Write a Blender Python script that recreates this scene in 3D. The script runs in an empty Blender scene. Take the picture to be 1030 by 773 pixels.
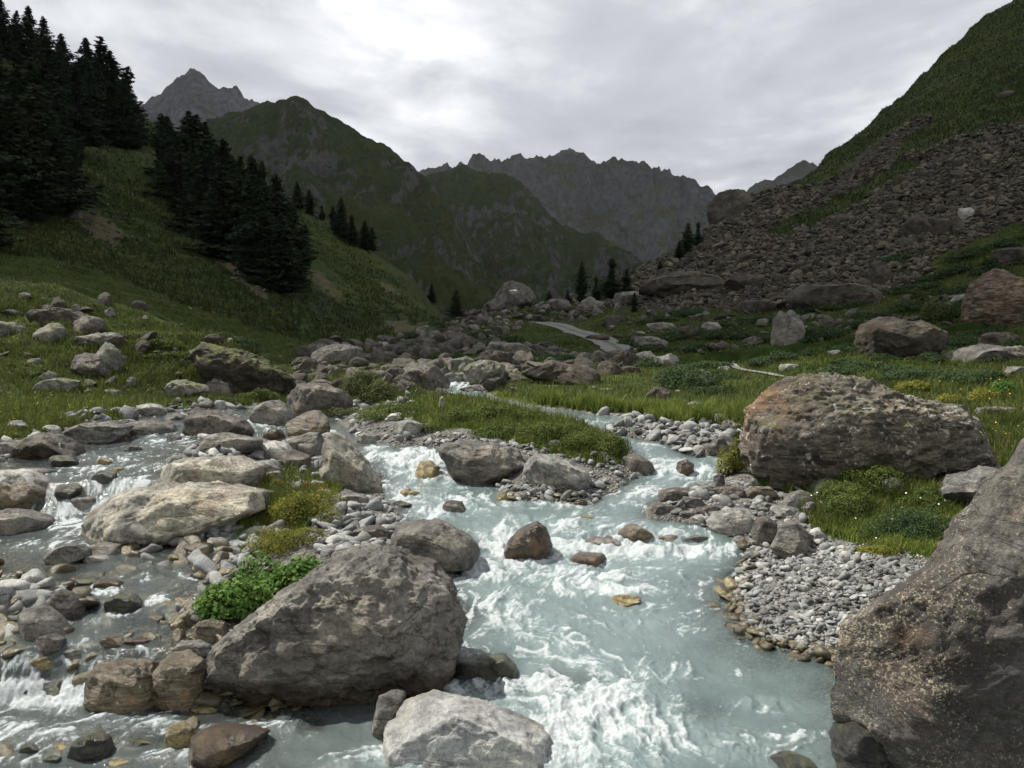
import bpy, bmesh, math, random
import numpy as np
from mathutils import Vector, Matrix

# ------------------------------------------------------------ camera, sky, sun
SC = bpy.context.scene
COL = SC.collection
F = 808.0; CX, CY = 515.0, 386.5; CAMZ = 2.6
PITCH = math.atan(41.5 / F)
cam_d = bpy.data.cameras.new('camera'); cam = bpy.data.objects.new('camera', cam_d); COL.objects.link(cam)
cam_d.sensor_width = 36.0; cam_d.lens = 36.0 * F / 1030.0
cam_d.clip_start = 0.05; cam_d.clip_end = 60000
cam.location = (0, 0, CAMZ); cam.rotation_euler = (math.pi / 2 - PITCH, 0, 0)
SC.camera = cam

SUN_EL, SUN_AZ = math.radians(57), math.radians(-68)      # azimuth from +Y, clockwise positive
SUN_DIR = np.array([math.sin(SUN_AZ) * math.cos(SUN_EL), math.cos(SUN_AZ) * math.cos(SUN_EL), math.sin(SUN_EL)])
w = bpy.data.worlds.new('World'); SC.world = w; w.use_nodes = True
wn = w.node_tree.nodes; wl = w.node_tree.links
sky = wn.new('ShaderNodeTexSky'); sky.sky_type = 'NISHITA'; sky.sun_disc = False
sky.sun_elevation = SUN_EL; sky.sun_rotation = SUN_AZ; sky.altitude = 2000
wl.new(sky.outputs[0], wn['Background'].inputs[0]); wn['Background'].inputs[1].default_value = 0.10
sd = bpy.data.lights.new('sun', 'SUN'); sd.energy = 5.0; sd.angle = math.radians(0.5); sd.color = (1.0, 0.95, 0.87)
so = bpy.data.objects.new('sun', sd); COL.objects.link(so)
so.rotation_euler = Vector(-SUN_DIR).to_track_quat('-Z', 'Y').to_euler(); so.location = (-30, 30, 60)
SC.view_settings.view_transform = 'Standard'; SC.view_settings.look = 'None'
SC.view_settings.exposure = 0.66; SC.view_settings.gamma = 1.0; SC.view_settings.use_curve_mapping = False
SC.cycles.max_bounces = 6; SC.cycles.diffuse_bounces = 3; SC.cycles.transparent_max_bounces = 12
SC.cycles.sample_clamp_indirect = 4.0
SC.cycles.volume_bounces = 2

rng = np.random.default_rng(7)
random.seed(7)

# ------------------------------------------------------------ projection helpers
CP, SP = math.cos(PITCH), math.sin(PITCH)
def px2uv(c, r):
    a = (np.asarray(c, float) - CX) / F; b = (CY - np.asarray(r, float)) / F
    k = CP + b * SP
    return a / k, (b * CP - SP) / k
def r2v(r): return px2uv(CX, r)[1]
def uv2px(u, v):
    k = 1.0 / (CP - v * SP)      # depth of a point with Y=1
    b = (v * CP + SP) * k
    return CX + F * u * k, CY - F * b
def xyz2px(x, y, z): return uv2px(x / y, (z - CAMZ) / y)

# ------------------------------------------------------------ noise
_p = np.random.default_rng(3).permutation(256); PERM = np.concatenate([_p, _p, _p]).astype(np.int32)
_g = np.random.default_rng(4).normal(size=(256, 3)); GR = (_g / np.linalg.norm(_g, axis=1)[:, None])
def perlin(x, y, z=0.0):
    x, y, z = np.broadcast_arrays(np.asarray(x, float), np.asarray(y, float), np.asarray(z, float))
    xi = np.floor(x).astype(np.int64); yi = np.floor(y).astype(np.int64); zi = np.floor(z).astype(np.int64)
    xf = x - xi; yf = y - yi; zf = z - zi
    xi &= 255; yi &= 255; zi &= 255
    f = lambda t: t * t * t * (t * (t * 6 - 15) + 10)
    u, v, w_ = f(xf), f(yf), f(zf)
    out = 0
    for dx in (0, 1):
        wx = u if dx else 1 - u
        for dy in (0, 1):
            wy = v if dy else 1 - v
            for dz in (0, 1):
                wz = w_ if dz else 1 - w_
                h = PERM[PERM[PERM[xi + dx] + yi + dy] + zi + dz]
                g = GR[h]
                out = out + wx * wy * wz * (g[..., 0] * (xf - dx) + g[..., 1] * (yf - dy) + g[..., 2] * (zf - dz))
    return out * 1.5
def fbm(x, y, z=0.0, o=4, lac=2.07, gain=0.5):
    s = 0; a = 1.0; n = 0
    for i in range(o):
        s = s + a * perlin(x, y, z); n += a
        x = x * lac + 13.7; y = y * lac + 5.1; z = z * lac + 9.3; a *= gain
    return s / n * 1.4
def ridged(x, y, z=0.0, o=4, lac=2.1, gain=0.5):
    s = 0; a = 1.0; n = 0
    for i in range(o):
        s = s + a * (1 - np.abs(perlin(x, y, z)) * 2.0); n += a
        x = x * lac + 3.7; y = y * lac + 15.1; z = z * lac + 2.3; a *= gain
    return s / n
def sstep(a, b, x):
    t = np.clip((x - a) / (b - a), 0, 1); return t * t * (3 - 2 * t)

# ------------------------------------------------------------ mesh helpers
def mk_mesh(name, V, faces, smooth=True, attrs=None, uv=None):
    """faces: one (n,k) int array or a list of such arrays (k = 3 or 4)"""
    if not isinstance(faces, list): faces = [faces]
    faces = [np.asarray(f, np.int32) for f in faces if len(f)]
    me = bpy.data.meshes.new(name)
    V = np.asarray(V, np.float32)
    me.vertices.add(len(V)); me.vertices.foreach_set('co', V.ravel())
    nl = sum(f.size for f in faces); nf = sum(len(f) for f in faces)
    me.loops.add(nl); me.loops.foreach_set('vertex_index', np.concatenate([f.ravel() for f in faces]))
    me.polygons.add(nf)
    tot = np.concatenate([np.full(len(f), f.shape[1], np.int32) for f in faces])
    st = np.concatenate([[0], np.cumsum(tot)[:-1]]).astype(np.int32)
    me.polygons.foreach_set('loop_start', st)
    me.polygons.foreach_set('use_smooth', np.full(nf, smooth, bool))
    me.update(calc_edges=True); me.validate()
    for k, v in (attrs or {}).items():
        v = np.asarray(v, np.float32)
        if v.ndim == 1:
            a = me.attributes.new(k, 'FLOAT', 'POINT'); a.data.foreach_set('value', v)
        else:
            a = me.attributes.new(k, 'FLOAT_COLOR', 'POINT')
            if v.shape[1] == 3: v = np.concatenate([v, np.ones((len(v), 1), np.float32)], 1)
            a.data.foreach_set('color', v.ravel())
    return me
def link(name, me, mat=None, parent=None, loc=None):
    o = bpy.data.objects.new(name, me); COL.objects.link(o)
    if mat is not None and me is not None and len(me.materials) == 0: me.materials.append(mat)
    if parent is not None: o.parent = parent
    if loc is not None: o.location = loc
    return o
def tag(o, label, cat=None, group=None, kind=None):
    if label: o['label'] = label
    if cat: o['category'] = cat
    if group: o['group'] = group
    if kind: o['kind'] = kind
    return o
def grid_faces(nr, nc, mask=None):
    i = np.arange(nr * nc).reshape(nr, nc)
    q = np.stack([i[:-1, :-1], i[:-1, 1:], i[1:, 1:], i[1:, :-1]], -1).reshape(-1, 4)
    if mask is not None:
        m = mask.ravel(); q = q[m[q].any(1)]
    return q
def compact(V, q, attrs):
    used = np.unique(q); rem = np.full(len(V), -1); rem[used] = np.arange(len(used))
    return V[used], rem[q], {k: v[used] for k, v in attrs.items()}

# ------------------------------------------------------------ material helper
class NT:
    def __init__(s, name):
        s.m = bpy.data.materials.new(name); s.m.use_nodes = True
        s.t = s.m.node_tree; s.n = s.t.nodes; s.l = s.t.links; s.n.clear()
        s.out = s.n.new('ShaderNodeOutputMaterial')
    def _in(s, node, key, v):
        if v is None: return
        i = node.inputs[key]
        if isinstance(v, bpy.types.NodeSocket): s.l.new(v, i)
        else:
            if isinstance(v, (tuple, list)) and len(v) == 3 and i.type == 'RGBA': v = (*v, 1)
            i.default_value = v
    def node(s, t, ins=None, **props):
        n = s.n.new(t)
        for k, v in props.items(): setattr(n, k, v)
        for k, v in (ins or {}).items(): s._in(n, k, v)
        return n
    def coord(s, k='Object'): return s.node('ShaderNodeTexCoord').outputs[k]
    def pos(s): return s.node('ShaderNodeNewGeometry').outputs['Position']
    def attr(s, name, out='Fac'): return s.node('ShaderNodeAttribute', attribute_name=name).outputs[out]
    def mapping(s, v, scale=(1, 1, 1), rot=(0, 0, 0), loc=(0, 0, 0)):
        return s.node('ShaderNodeMapping', {'Vector': v, 'Scale': scale, 'Rotation': rot, 'Location': loc}).outputs[0]
    def noise(s, v, sc, det=6, rough=.55, dist=0.0, out=0, lac=2.0):
        return s.node('ShaderNodeTexNoise', {'Vector': v, 'Scale': sc, 'Detail': det, 'Roughness': rough, 'Distortion': dist, 'Lacunarity': lac}).outputs[out]
    def voro(s, v, sc, feature='F1', out='Distance', rnd=1.0):
        return s.node('ShaderNodeTexVoronoi', {'Vector': v, 'Scale': sc, 'Randomness': rnd}, feature=feature).outputs[out]
    def ramp(s, f, stops, interp='LINEAR'):
        n = s.node('ShaderNodeValToRGB', {'Fac': f}); cr = n.color_ramp; cr.interpolation = interp
        while len(cr.elements) < len(stops): cr.elements.new(0.5)
        for e, (p, c) in zip(cr.elements, stops):
            e.position = p
            if not isinstance(c, (tuple, list)): c = (c, c, c)
            e.color = (*c, 1) if len(c) == 3 else c
        return n.outputs[0]
    def rng(s, f, a, b, c=0.0, d=1.0, smooth=False):
        return s.node('ShaderNodeMapRange', {0: f, 1: a, 2: b, 3: c, 4: d}, interpolation_type='SMOOTHSTEP' if smooth else 'LINEAR').outputs[0]
    def math(s, op, a, b=None, c=None):
        n = s.node('ShaderNodeMath', operation=op)
        s._in(n, 0, a); s._in(n, 1, b)
        if c is not None: s._in(n, 2, c)
        return n.outputs[0]
    def mix(s, f, a, b, mode='MIX'):
        n = s.node('ShaderNodeMix', data_type='RGBA', blend_type=mode)
        n.clamp_factor = True
        s._in(n, 0, f); s._in(n, 6, a); s._in(n, 7, b)
        return n.outputs[2]
    def bump(s, h, strength=.5, dist=.02, nrm=None):
        return s.node('ShaderNodeBump', {'Height': h, 'Strength': strength, 'Distance': dist, 'Normal': nrm}).outputs[0]
    def bsdf(s, col, rough=.8, nrm=None, spec=.3, **kw):
        ins = {'Base Color': col, 'Roughness': rough, 'Specular IOR Level': spec, 'Normal': nrm}
        ins.update(kw)
        n = s.node('ShaderNodeBsdfPrincipled', ins)
        return n.outputs[0]
    def done(s, sh):
        s.l.new(sh, s.out.inputs['Surface']); return s.m

def rock_mat(name, dark, mid, light, scale=1.0, lichen=0.0, lichen_col=(.36, .35, .28), moss=0.0, orange=0.0,
             strata=0.0, strata_dir=(0, 0, 0), rough=.85, spec=.25, lsc=1.0, space='Object', tint=None, bumpy=1.0, wetband=None, ox=None):
    """space: Object (one boulder) or world position (merged stones). tint: 'obj' or an attribute name."""
    s = NT(name)
    v = s.coord('Object') if space == 'Object' else s.pos()
    if tint == 'obj':
        r = s.node('ShaderNodeSeparateColor', {0: s.node('ShaderNodeObjectInfo').outputs['Color']}).outputs[0]
        v = s.node('ShaderNodeVectorMath', {0: v, 1: s.node('ShaderNodeCombineXYZ', {0: s.math('MULTIPLY', r, 37.0), 1: s.math('MULTIPLY', r, 91.0), 2: 0.0}).outputs[0]}, operation='ADD').outputs[0]
    elif tint: r = s.attr(tint)
    a = s.noise(v, 2.2 * scale, 8, .62, .4)
    vs = s.mapping(v, (1.2, 1.2, 5.5), strata_dir)
    b = s.noise(vs, 3.0 * scale, 8, .65, .8)
    f = s.mix(strata, s.mix(.5, a, s.noise(v, 9 * scale, 6, .7)), b)
    col = s.ramp(f, [(.38, dark), (.5, mid), (.62, light)])
    fine = s.noise(v, 38 * scale, 5, .75)
    col = s.mix(.75, col, s.ramp(fine, [(.32, .38), (.5, .92), (.68, 1.35)]), 'MULTIPLY')
    zone = s.noise(v, .55 * scale, 3, .5)
    col = s.mix(1.0, col, s.ramp(zone, [(.36, (.8, .79, .78)), (.5, (1, 1, 1)), (.64, (1.12, 1.11, 1.08))] if tint else [(.36, (.62, .58, .54)), (.5, (1, 1, 1)), (.64, (1.22, 1.17, 1.04))]), 'MULTIPLY')
    vn = s.noise(s.mapping(v, (1, 1, 1.6), (strata_dir[0] + .9, strata_dir[1] - .4, .3)), .8 * scale, 4, .55, .3)
    vein = s.math('MULTIPLY', s.rng(s.math('ABSOLUTE', s.math('SUBTRACT', vn, .53)), .0, .006, 1, 0), s.rng(s.noise(v, 1.7 * scale, 2, .5), .52, .6))
    col = s.mix(s.math('MULTIPLY', vein, .6), col, light)
    if orange > 0:
        m = s.math('MULTIPLY', s.rng(s.noise(v, 1.6 * scale, 5, .6, 1.0), *((.44, .56) if ox else (.56, .68))), orange)
        if ox: m = s.math('MULTIPLY', m, s.rng(s.node('ShaderNodeSeparateXYZ', {0: v}).outputs[0], ox[0], ox[1], 0, 1))
        col = s.mix(m, col, (.30, .14, .045))
    if lichen > 0:
        n1 = s.noise(v, 1.5 * scale, 4, .6)
        sp = s.noise(v, 24 * scale * lsc, 3, .6, .6)
        m = s.rng(s.math('ADD', sp, s.math('MULTIPLY', s.math('SUBTRACT', n1, .5), .6)), .60, .66)
        vv = s.voro(v, 13 * scale * lsc)
        m2 = s.math('MULTIPLY', s.rng(vv, .2, .12), s.rng(n1, .45, .6))
        m = s.math('MULTIPLY', s.math('MAXIMUM', m, m2), lichen)
        col = s.mix(m, col, lichen_col)
    if moss > 0:
        nz = s.node('ShaderNodeSeparateXYZ', {0: s.node('ShaderNodeNewGeometry').outputs['Normal']}).outputs[2]
        m = s.math('MULTIPLY', s.rng(s.math('ADD', s.noise(v, 3.5 * scale, 5, .65), s.math('MULTIPLY', nz, .22)), .62, .74), moss)
        col = s.mix(m, col, (.09, .10, .025))
    if tint:
        col = s.mix(1.0, col, s.ramp(r, [(0, (.52, .49, .46)), (.3, (.80, .79, .77)), (.55, (.96, 1.0, 1.03)), (.8, (1.22, 1.22, 1.19)), (1, (1.75, 1.73, 1.68))]), 'MULTIPLY')
    # cracks: thin wandering lines, long along the bedding
    cn_ = s.noise(s.mapping(v, (.7, .7, 2.2), strata_dir), 1.3 * scale, 7, .62, .6)
    cz_ = s.noise(v, 1.1 * scale, 3, .5)
    ckm = s.math('MAXIMUM', s.rng(s.math('ABSOLUTE', s.math('SUBTRACT', cn_, .5)), .002, .016, 0, 1), s.rng(cz_, .5, .42, 0, 1))
    col = s.mix(.6, col, s.mix(ckm, (.3, .28, .25), (1, 1, 1)), 'MULTIPLY')
    h = s.math('ADD', s.math('MULTIPLY', f, .8), s.math('MULTIPLY', fine, .5))
    h = s.math('ADD', h, s.math('MULTIPLY', ckm, .22))
    h = s.math('ADD', h, s.math('MULTIPLY', s.noise(v, 110 * scale, 3, .7), .16))
    h = s.math('ADD', h, s.math('MULTIPLY', s.noise(v, 14 * scale, 6, .7, .3), .5))
    ro = rough
    if wetband is not None:      # the damp foot of a boulder standing in the stream, up to this height of the water
        z = s.node('ShaderNodeSeparateXYZ', {0: s.pos()}).outputs[2]
        zz = s.math('ADD', z, s.math('MULTIPLY', s.math('SUBTRACT', s.noise(s.pos(), 3.0, 4, .6), .5), -.35))
        m = s.rng(zz, wetband, wetband + .10, 1, 0)
        col = s.mix(m, col, s.mix(1.0, col, (.36, .31, .24), 'MULTIPLY'))
        ro = s.rng(m, 0, 1, rough, .22)
    n = s.bump(h, .9 * bumpy, .05 / scale if space == 'Object' else .03)
    return s.done(s.bsdf(col, ro, n, spec))
# ------------------------------------------------------------ water level of the stream (metres), left branch and middle branch
WL_Y = [0, 5.66, 5.95, 9.9, 10.35, 15.2, 17.3, 24, 40]; WL_W = [0, 0, .30, .45, .80, 1.0, 1.1, 1.25, 1.4]
WM_Y = [0, 6, 9.0, 9.7, 12.1, 13.9, 15, 18, 24, 40];    WM_W = [0, .03, .2, .40, .5, .82, .88, .95, 1.15, 1.5]
def Wlev(X, Y):
    X = np.asarray(X, float); Y = np.asarray(Y, float)
    Yw = Y + .25 * perlin(X * 1.3, Y * .3, 5.0)
    a = np.interp(Yw, WL_Y, WL_W); b = np.interp(Yw, WM_Y, WM_W)
    u = X / np.maximum(Y, .1); c = CX + F * u
    t = sstep(205, 300, c)
    return a * (1 - t) + b * t
def cast(c, r, fn, y0=2.5, y1=600, n=900):
    """pixels -> points where the view ray first meets the height function fn"""
    c = np.atleast_1d(np.asarray(c, float)); r = np.atleast_1d(np.asarray(r, float))
    u, v = px2uv(c, r)
    Ys = np.geomspace(y0, y1, n)
    outY = np.empty(len(c)); ok = np.zeros(len(c), bool)
    for s in range(0, len(c), 400):
        uu = u[s:s+400, None]; vv = v[s:s+400, None]
        d = CAMZ + vv * Ys[None] - fn(uu * Ys[None], np.broadcast_to(Ys[None], (len(uu), n)))
        hit = d < 0; i = hit.argmax(1); ok[s:s+400] = hit.any(1) & (i > 0)
        i = np.clip(i, 1, n - 1); k = np.arange(len(uu))
        d0 = d[k, i-1]; d1 = d[k, i]; t = np.clip(d0 / np.maximum(d0 - d1, 1e-9), 0, 1)
        outY[s:s+400] = Ys[i-1] + (Ys[i] - Ys[i-1]) * t
    return u * outY, outY, CAMZ + v * outY, ok
def wpoly(pts):
    """pixel outline of a shoreline -> plan outline, and densify a little"""
    c, r = np.array(pts, float).T
    X, Y, Z, ok = cast(c, np.maximum(r, 352), Wlev, 2.0, 60)
    return np.stack([X, Y], 1)
def sdf(poly, X, Y):
    """signed distance, positive inside"""
    best = np.full(X.shape, 1e9); ins = np.zeros(X.shape, bool)
    n = len(poly)
    for i in range(n):
        ax, ay = poly[i]; bx, by = poly[(i+1) % n]
        ex, ey = bx - ax, by - ay; wx, wy = X - ax, Y - ay
        t = np.clip((wx * ex + wy * ey) / (ex * ex + ey * ey + 1e-12), 0, 1)
        best = np.minimum(best, (wx - ex * t) ** 2 + (wy - ey * t) ** 2)
        cnd = (ay > Y) != (by > Y)
        with np.errstate(divide='ignore', invalid='ignore'):
            xi = ex * (Y - ay) / (ey if abs(ey) > 1e-12 else 1e-12) + ax
        ins ^= cnd & (X < xi)
    d = np.sqrt(best); return np.where(ins, d, -d)

PX_LEFT = [(-500, 820), (-70, 820), (-60, 640), (-12, 625), (40, 612), (66, 606), (60, 588), (0, 578), (-40, 560), (-30, 520), (-20, 480), (0, 462), (40, 446), (70, 438),
           (130, 423), (150, 417), (200, 412), (258, 411), (300, 414), (345, 420), (360, 408), (330, 400), (240, 395), (-600, 395)]
PX_ISL = [(205, 444), (170, 462), (165, 482), (140, 500), (100, 528), (105, 543), (190, 549), (235, 556), (225, 585), (200, 615), (192, 652), (225, 700), (312, 706),
          (385, 700), (450, 684), (462, 620), (450, 590), (472, 566), (480, 552), (440, 530), (410, 528), (385, 500), (378, 478), (362, 456), (335, 441), (300, 438), (250, 445)]
PX_BUSH = [(340, 424), (362, 440), (385, 448), (442, 452), (447, 482), (500, 485), (520, 503), (590, 508), (628, 492), (652, 472), (640, 456), (622, 442), (590, 428), (548, 418), (500, 405), (440, 396), (425, 398), (400, 404), (370, 410)]
PX_RIGHT = [(470, 388), (500, 402), (548, 411), (600, 417), (640, 420), (700, 425), (752, 438), (752, 466), (728, 480), (700, 490), (660, 505), (655, 520), (700, 528), (748, 545),
            (758, 560), (742, 580), (740, 612), (762, 642), (805, 656), (850, 662), (872, 700), (905, 760), (930, 830), (1600, 830), (1600, 382), (470, 382)]
PX_TOP = [(-600, 401), (200, 404), (300, 411), (345, 416), (370, 408), (420, 401), (430, 395), (440, 386), (452, 379), (470, 384), (500, 400), (548, 409), (1600, 409), (1600, 370), (-600, 370)]
PX_SHOAL = [(606, 433), (650, 425), (700, 428), (750, 434), (748, 447), (735, 456), (700, 457), (672, 448), (640, 442)]
POLYS = [wpoly(p) for p in (PX_LEFT, PX_ISL, PX_BUSH, PX_RIGHT, PX_TOP, PX_SHOAL)]

# ------------------------------------------------------------ far terrain: (Y, row) of the ground along columns of the view
FC = {
 -900: [(18,330),(26,250),(36,150),(52,150),(140,-60),(270,-560),(520,200)],
 -350: [(18,380),(26,330),(36,262),(52,262),(130,70),(270,-230),(520,200)],
 0:   [(18,402),(26,340),(36,284),(50,303),(130,190),(290,22),(520,200)],
 60:  [(18,405),(26,345),(37,288),(52,308),(130,200),(290,66),(520,210)],
 100: [(18,408),(26,352),(38,299),(54,318),(130,215),(290,90),(520,215)],
 150: [(18,412),(26,365),(38,315),(56,332),(130,230),(280,116),(500,225)],
 200: [(18,414),(27,380),(38,337),(58,345),(130,245),(265,148),(480,240)],
 250: [(18,413),(28,392),(38,360),(60,360),(130,262),(245,176),(450,260)],
 300: [(18,410),(28,398),(40,382),(66,352),(130,285),(225,204),(420,290)],
 350: [(18,409),(28,396),(42,380),(70,356),(130,312),(210,235),(400,310)],
 400: [(18,409),(28,392),(45,368),(72,350),(120,325),(200,268),(380,325)],
 430: [(18,410),(28,390),(45,360),(75,340),(110,328),(190,290),(370,330)],
 450: [(18,411),(28,392),(45,356),(85,322),(105,330),(180,332),(370,335)],
 500: [(18,413),(27,396),(44,354),(88,306),(105,315),(180,330),(370,330)],
 550: [(18,413),(27,396),(42,358),(85,308),(100,311),(180,320),(370,330)],
 600: [(18,414),(27,398),(40,362),(80,306),(100,302),(160,308),(360,330)],
 640: [(18,415),(27,400),(40,366),(70,312),(90,290),(130,274),(340,330)],
 700: [(18,417),(26,400),(38,365),(62,314),(90,268),(140,236),(330,320)],
 750: [(18,420),(26,398),(38,360),(60,312),(95,250),(155,200),(330,310)],
 800: [(18,420),(26,392),(36,358),(58,308),(100,235),(175,180),(340,300)],
 860: [(18,415),(26,388),(36,352),(56,305),(110,210),(200,137),(360,280)],
 920: [(18,408),(26,380),(35,348),(54,300),(115,178),(225,76),(380,250)],
 960: [(18,402),(26,374),(35,344),(52,296),(120,150),(240,36),(400,220)],
 1005:[(18,396),(26,368),(34,338),(50,290),(120,122),(255,0),(420,200)],
 1100:[(18,386),(26,356),(33,325),(48,268),(120,80),(280,-75),(450,150)],
 1380:[(18,362),(26,320),(32,280),(45,205),(120,-60),(330,-330),(520,0)],
 2000:[(18,330),(26,270),(32,200),(45,100),(120,-200),(330,-700),(520,0)],
}
_fc = sorted(FC); _fu = np.array(_fc, float)
_fy = np.array([[p[0] for p in FC[c]] for c in _fc], float)
_fz = np.array([[CAMZ + r2v(p[1]) * p[0] for p in FC[c]] for c in _fc], float)
def _smooth_cols(A):           # resample the columns smoothly
    cs = np.arange(-900, 2001, 10.0)
    B = np.stack([np.interp(cs, _fu, A[:, k]) for k in range(A.shape[1])], 1)
    ker = np.array([1, 2, 3, 2, 1], float); ker /= ker.sum()
    P = np.pad(B, ((2, 2), (0, 0)), 'edge')
    return cs, sum(ker[i] * P[i:i+len(B)] for i in range(5))
FCS, FY = _smooth_cols(_fy); _, FZ = _smooth_cols(_fz)
def far_z(X, Y):
    c = np.clip(CX + F * X / np.maximum(Y, .5), -900, 1999)
    t = (c + 900) / 10.0; i = np.clip(t.astype(int), 0, len(FCS) - 2); t = t - i
    z = np.zeros(X.shape); done = np.zeros(X.shape, bool)
    K = FY.shape[1]
    Yk = [FY[i, k] * (1 - t) + FY[i+1, k] * t for k in range(K)]
    Zk = [FZ[i, k] * (1 - t) + FZ[i+1, k] * t for k in range(K)]
    z = Zk[0] + (Y - Yk[0]) * .03
    for k in range(K - 1):
        m = (Y >= Yk[k]) & (Y < Yk[k+1])
        s = (Y - Yk[k]) / (Yk[k+1] - Yk[k])
        if k in (0, 1, 2, 3): s2 = s * .55 + s * s * (3 - 2 * s) * .45
        else: s2 = s
        z = np.where(m, Zk[k] * (1 - s2) + Zk[k+1] * s2, z)
    z = np.where(Y >= Yk[-1], Zk[-1] - (Y - Yk[-1]) * .3, z)
    return z
def land_d(X, Y):
    d = np.full(X.shape, -1e9); near = Y < 40
    if near.any():
        xs, ys = X[near], Y[near]
        d[near] = np.max([sdf(p, xs, ys) for p in POLYS], axis=0)
    d[~near] = 5.0
    return d
MOUNDS = [(165, 23.5, 3.4, 2.0, 1.25), (235, 23.5, 1.7, 1.5, .9), (265, 21.5, 1.1, .9, .55), (215, 31, 4.5, 2.2, -.9), (60, 25, 3.0, 1.6, .9), (20, 29, 3.0, 1.4, -.8), (100, 29.5, 3.0, 1.3, -.9), (130, 34, 6, 2.0, .5), (-60, 22, 3, 2, .5), (560, 31, 3.2, 2.0, .35), (830, 30, 4, 3, .5)]
def ground_z(X, Y, detail=True):
    X = np.asarray(X, float); Y = np.asarray(Y, float)
    sh = X.shape; X = X.ravel(); Y = Y.ravel()
    W = Wlev(X, Y); d = land_d(X, Y)
    dn = d + .22 * fbm(X * 1.3, Y * 1.3, 1.0, 4) * sstep(30, 12, Y)
    c = CX + F * X / np.maximum(Y, .5)
    pos = .30 * (1 - np.exp(-np.maximum(dn, 0) / .7)) + .05 * np.clip(dn, 0, 5) * sstep(600, 900, c)
    depth = .15 + .40 * sstep(215, 360, c)
    neg = -depth * (1 - np.exp(np.minimum(dn, 0) / (.45 + 1.3 * sstep(640, 730, c) * sstep(560, 590, xyz2px(X, np.maximum(Y, .5), W)[1]))))
    near = W + np.where(dn > 0, pos, neg) + (.05 * fbm(X * 2.2, Y * 2.2, 7.0, 5) if detail else 0)
    fz = far_z(X, Y)
    amp = np.where(Y < 60, .25 + .01 * Y, np.clip(.009 * Y, .5, 3.2))
    hills = fbm(X / 7.0, Y / 7.0, 3.0, 3) * .64 * sstep(15, 26, Y) * sstep(400, 60, Y) * .8 + fbm(X / 34., Y / 48., 6.0, 6) * amp * sstep(40, 90, Y) * 1.6
    gul = (ridged((X + Y * .25) / 26., (Y) / 120., 2.0, 4) - .45) * 2.6 * sstep(60, 130, Y)
    fz = fz + hills + gul
    for (mc, my, mx, mr, mh) in MOUNDS:
        fz = fz + mh * np.exp(-((X - (mc - CX) / F * my) / mx) ** 2 - ((Y - my) / mr) ** 2)
    if detail:
        fz = fz + fbm(X * .9, Y * .9, 11.0, 4) * .18 * sstep(14, 22, Y) * sstep(200, 40, Y)
        ter = perlin(X * .05, Y * .04, 2.0) * 3 + fz * 1.1
        fz = fz + .18 * np.sin(ter * 6.283) * sstep(25, 50, Y) * sstep(520, 380, c) * np.clip(Y / 120, .3, 1)
    a = sstep(13, 19, Y) * sstep(.1, 1.2, d)
    z = near * (1 - a) + np.maximum(fz, W + .12) * a
    z = np.where(Y >= 40, fz, z)
    return z.reshape(sh)

# table of the ground on a fine (u, log Y) grid: the mesh and every later look-up share it
GU = (np.arange(-440, 1480.1, 3.0) - CX) / F
def _ylev():
    rows = np.concatenate([np.arange(1150, 445, -2.4), np.arange(445, 352, -.75)])
    v = r2v(rows); Yt = np.geomspace(1.6, 40, 6000)
    rr = uv2px(0, (np.interp(Yt, WM_Y, WM_W) - CAMZ) / Yt)[1]
    Yt2 = np.interp(-rows, -rr[::1], Yt)
    Y = list(np.unique(Yt2[(Yt2 > 1.7) & (Yt2 < 30)]))
    y = Y[-1]
    while y < 560: y *= 1.0085; Y.append(y)
    return np.array(Y)
GY = _ylev()
_XX = GU[None, :] * GY[:, None]; _YY = np.repeat(GY[:, None], len(GU), 1)
GZ = ground_z(_XX, _YY); GD = land_d(_XX.ravel(), _YY.ravel()).reshape(_XX.shape)
def gz(X, Y, T=None):
    T = GZ if T is None else T
    X = np.asarray(X, float); Y = np.asarray(Y, float)
    fu = np.clip((X / Y - GU[0]) / (GU[1] - GU[0]), 0, len(GU) - 1.001); i = fu.astype(int); fu = fu - i
    fy = np.clip(np.interp(Y, GY, np.arange(len(GY))), 0, len(GY) - 1.001); j = fy.astype(int); fy = fy - j
    return (T[j, i] * (1-fu) * (1-fy) + T[j, i+1] * fu * (1-fy) + T[j+1, i] * (1-fu) * fy + T[j+1, i+1] * fu * fy)
def gcast(c, r, y0=2.5): return cast(c, r, gz, y0, 555)
def top(X, Y): return np.maximum(gz(X, Y), np.where(Y < 30, Wlev(X, Y), -99))
def wcast(c, r): return cast(c, r, top, 2.5, 555)

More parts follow.
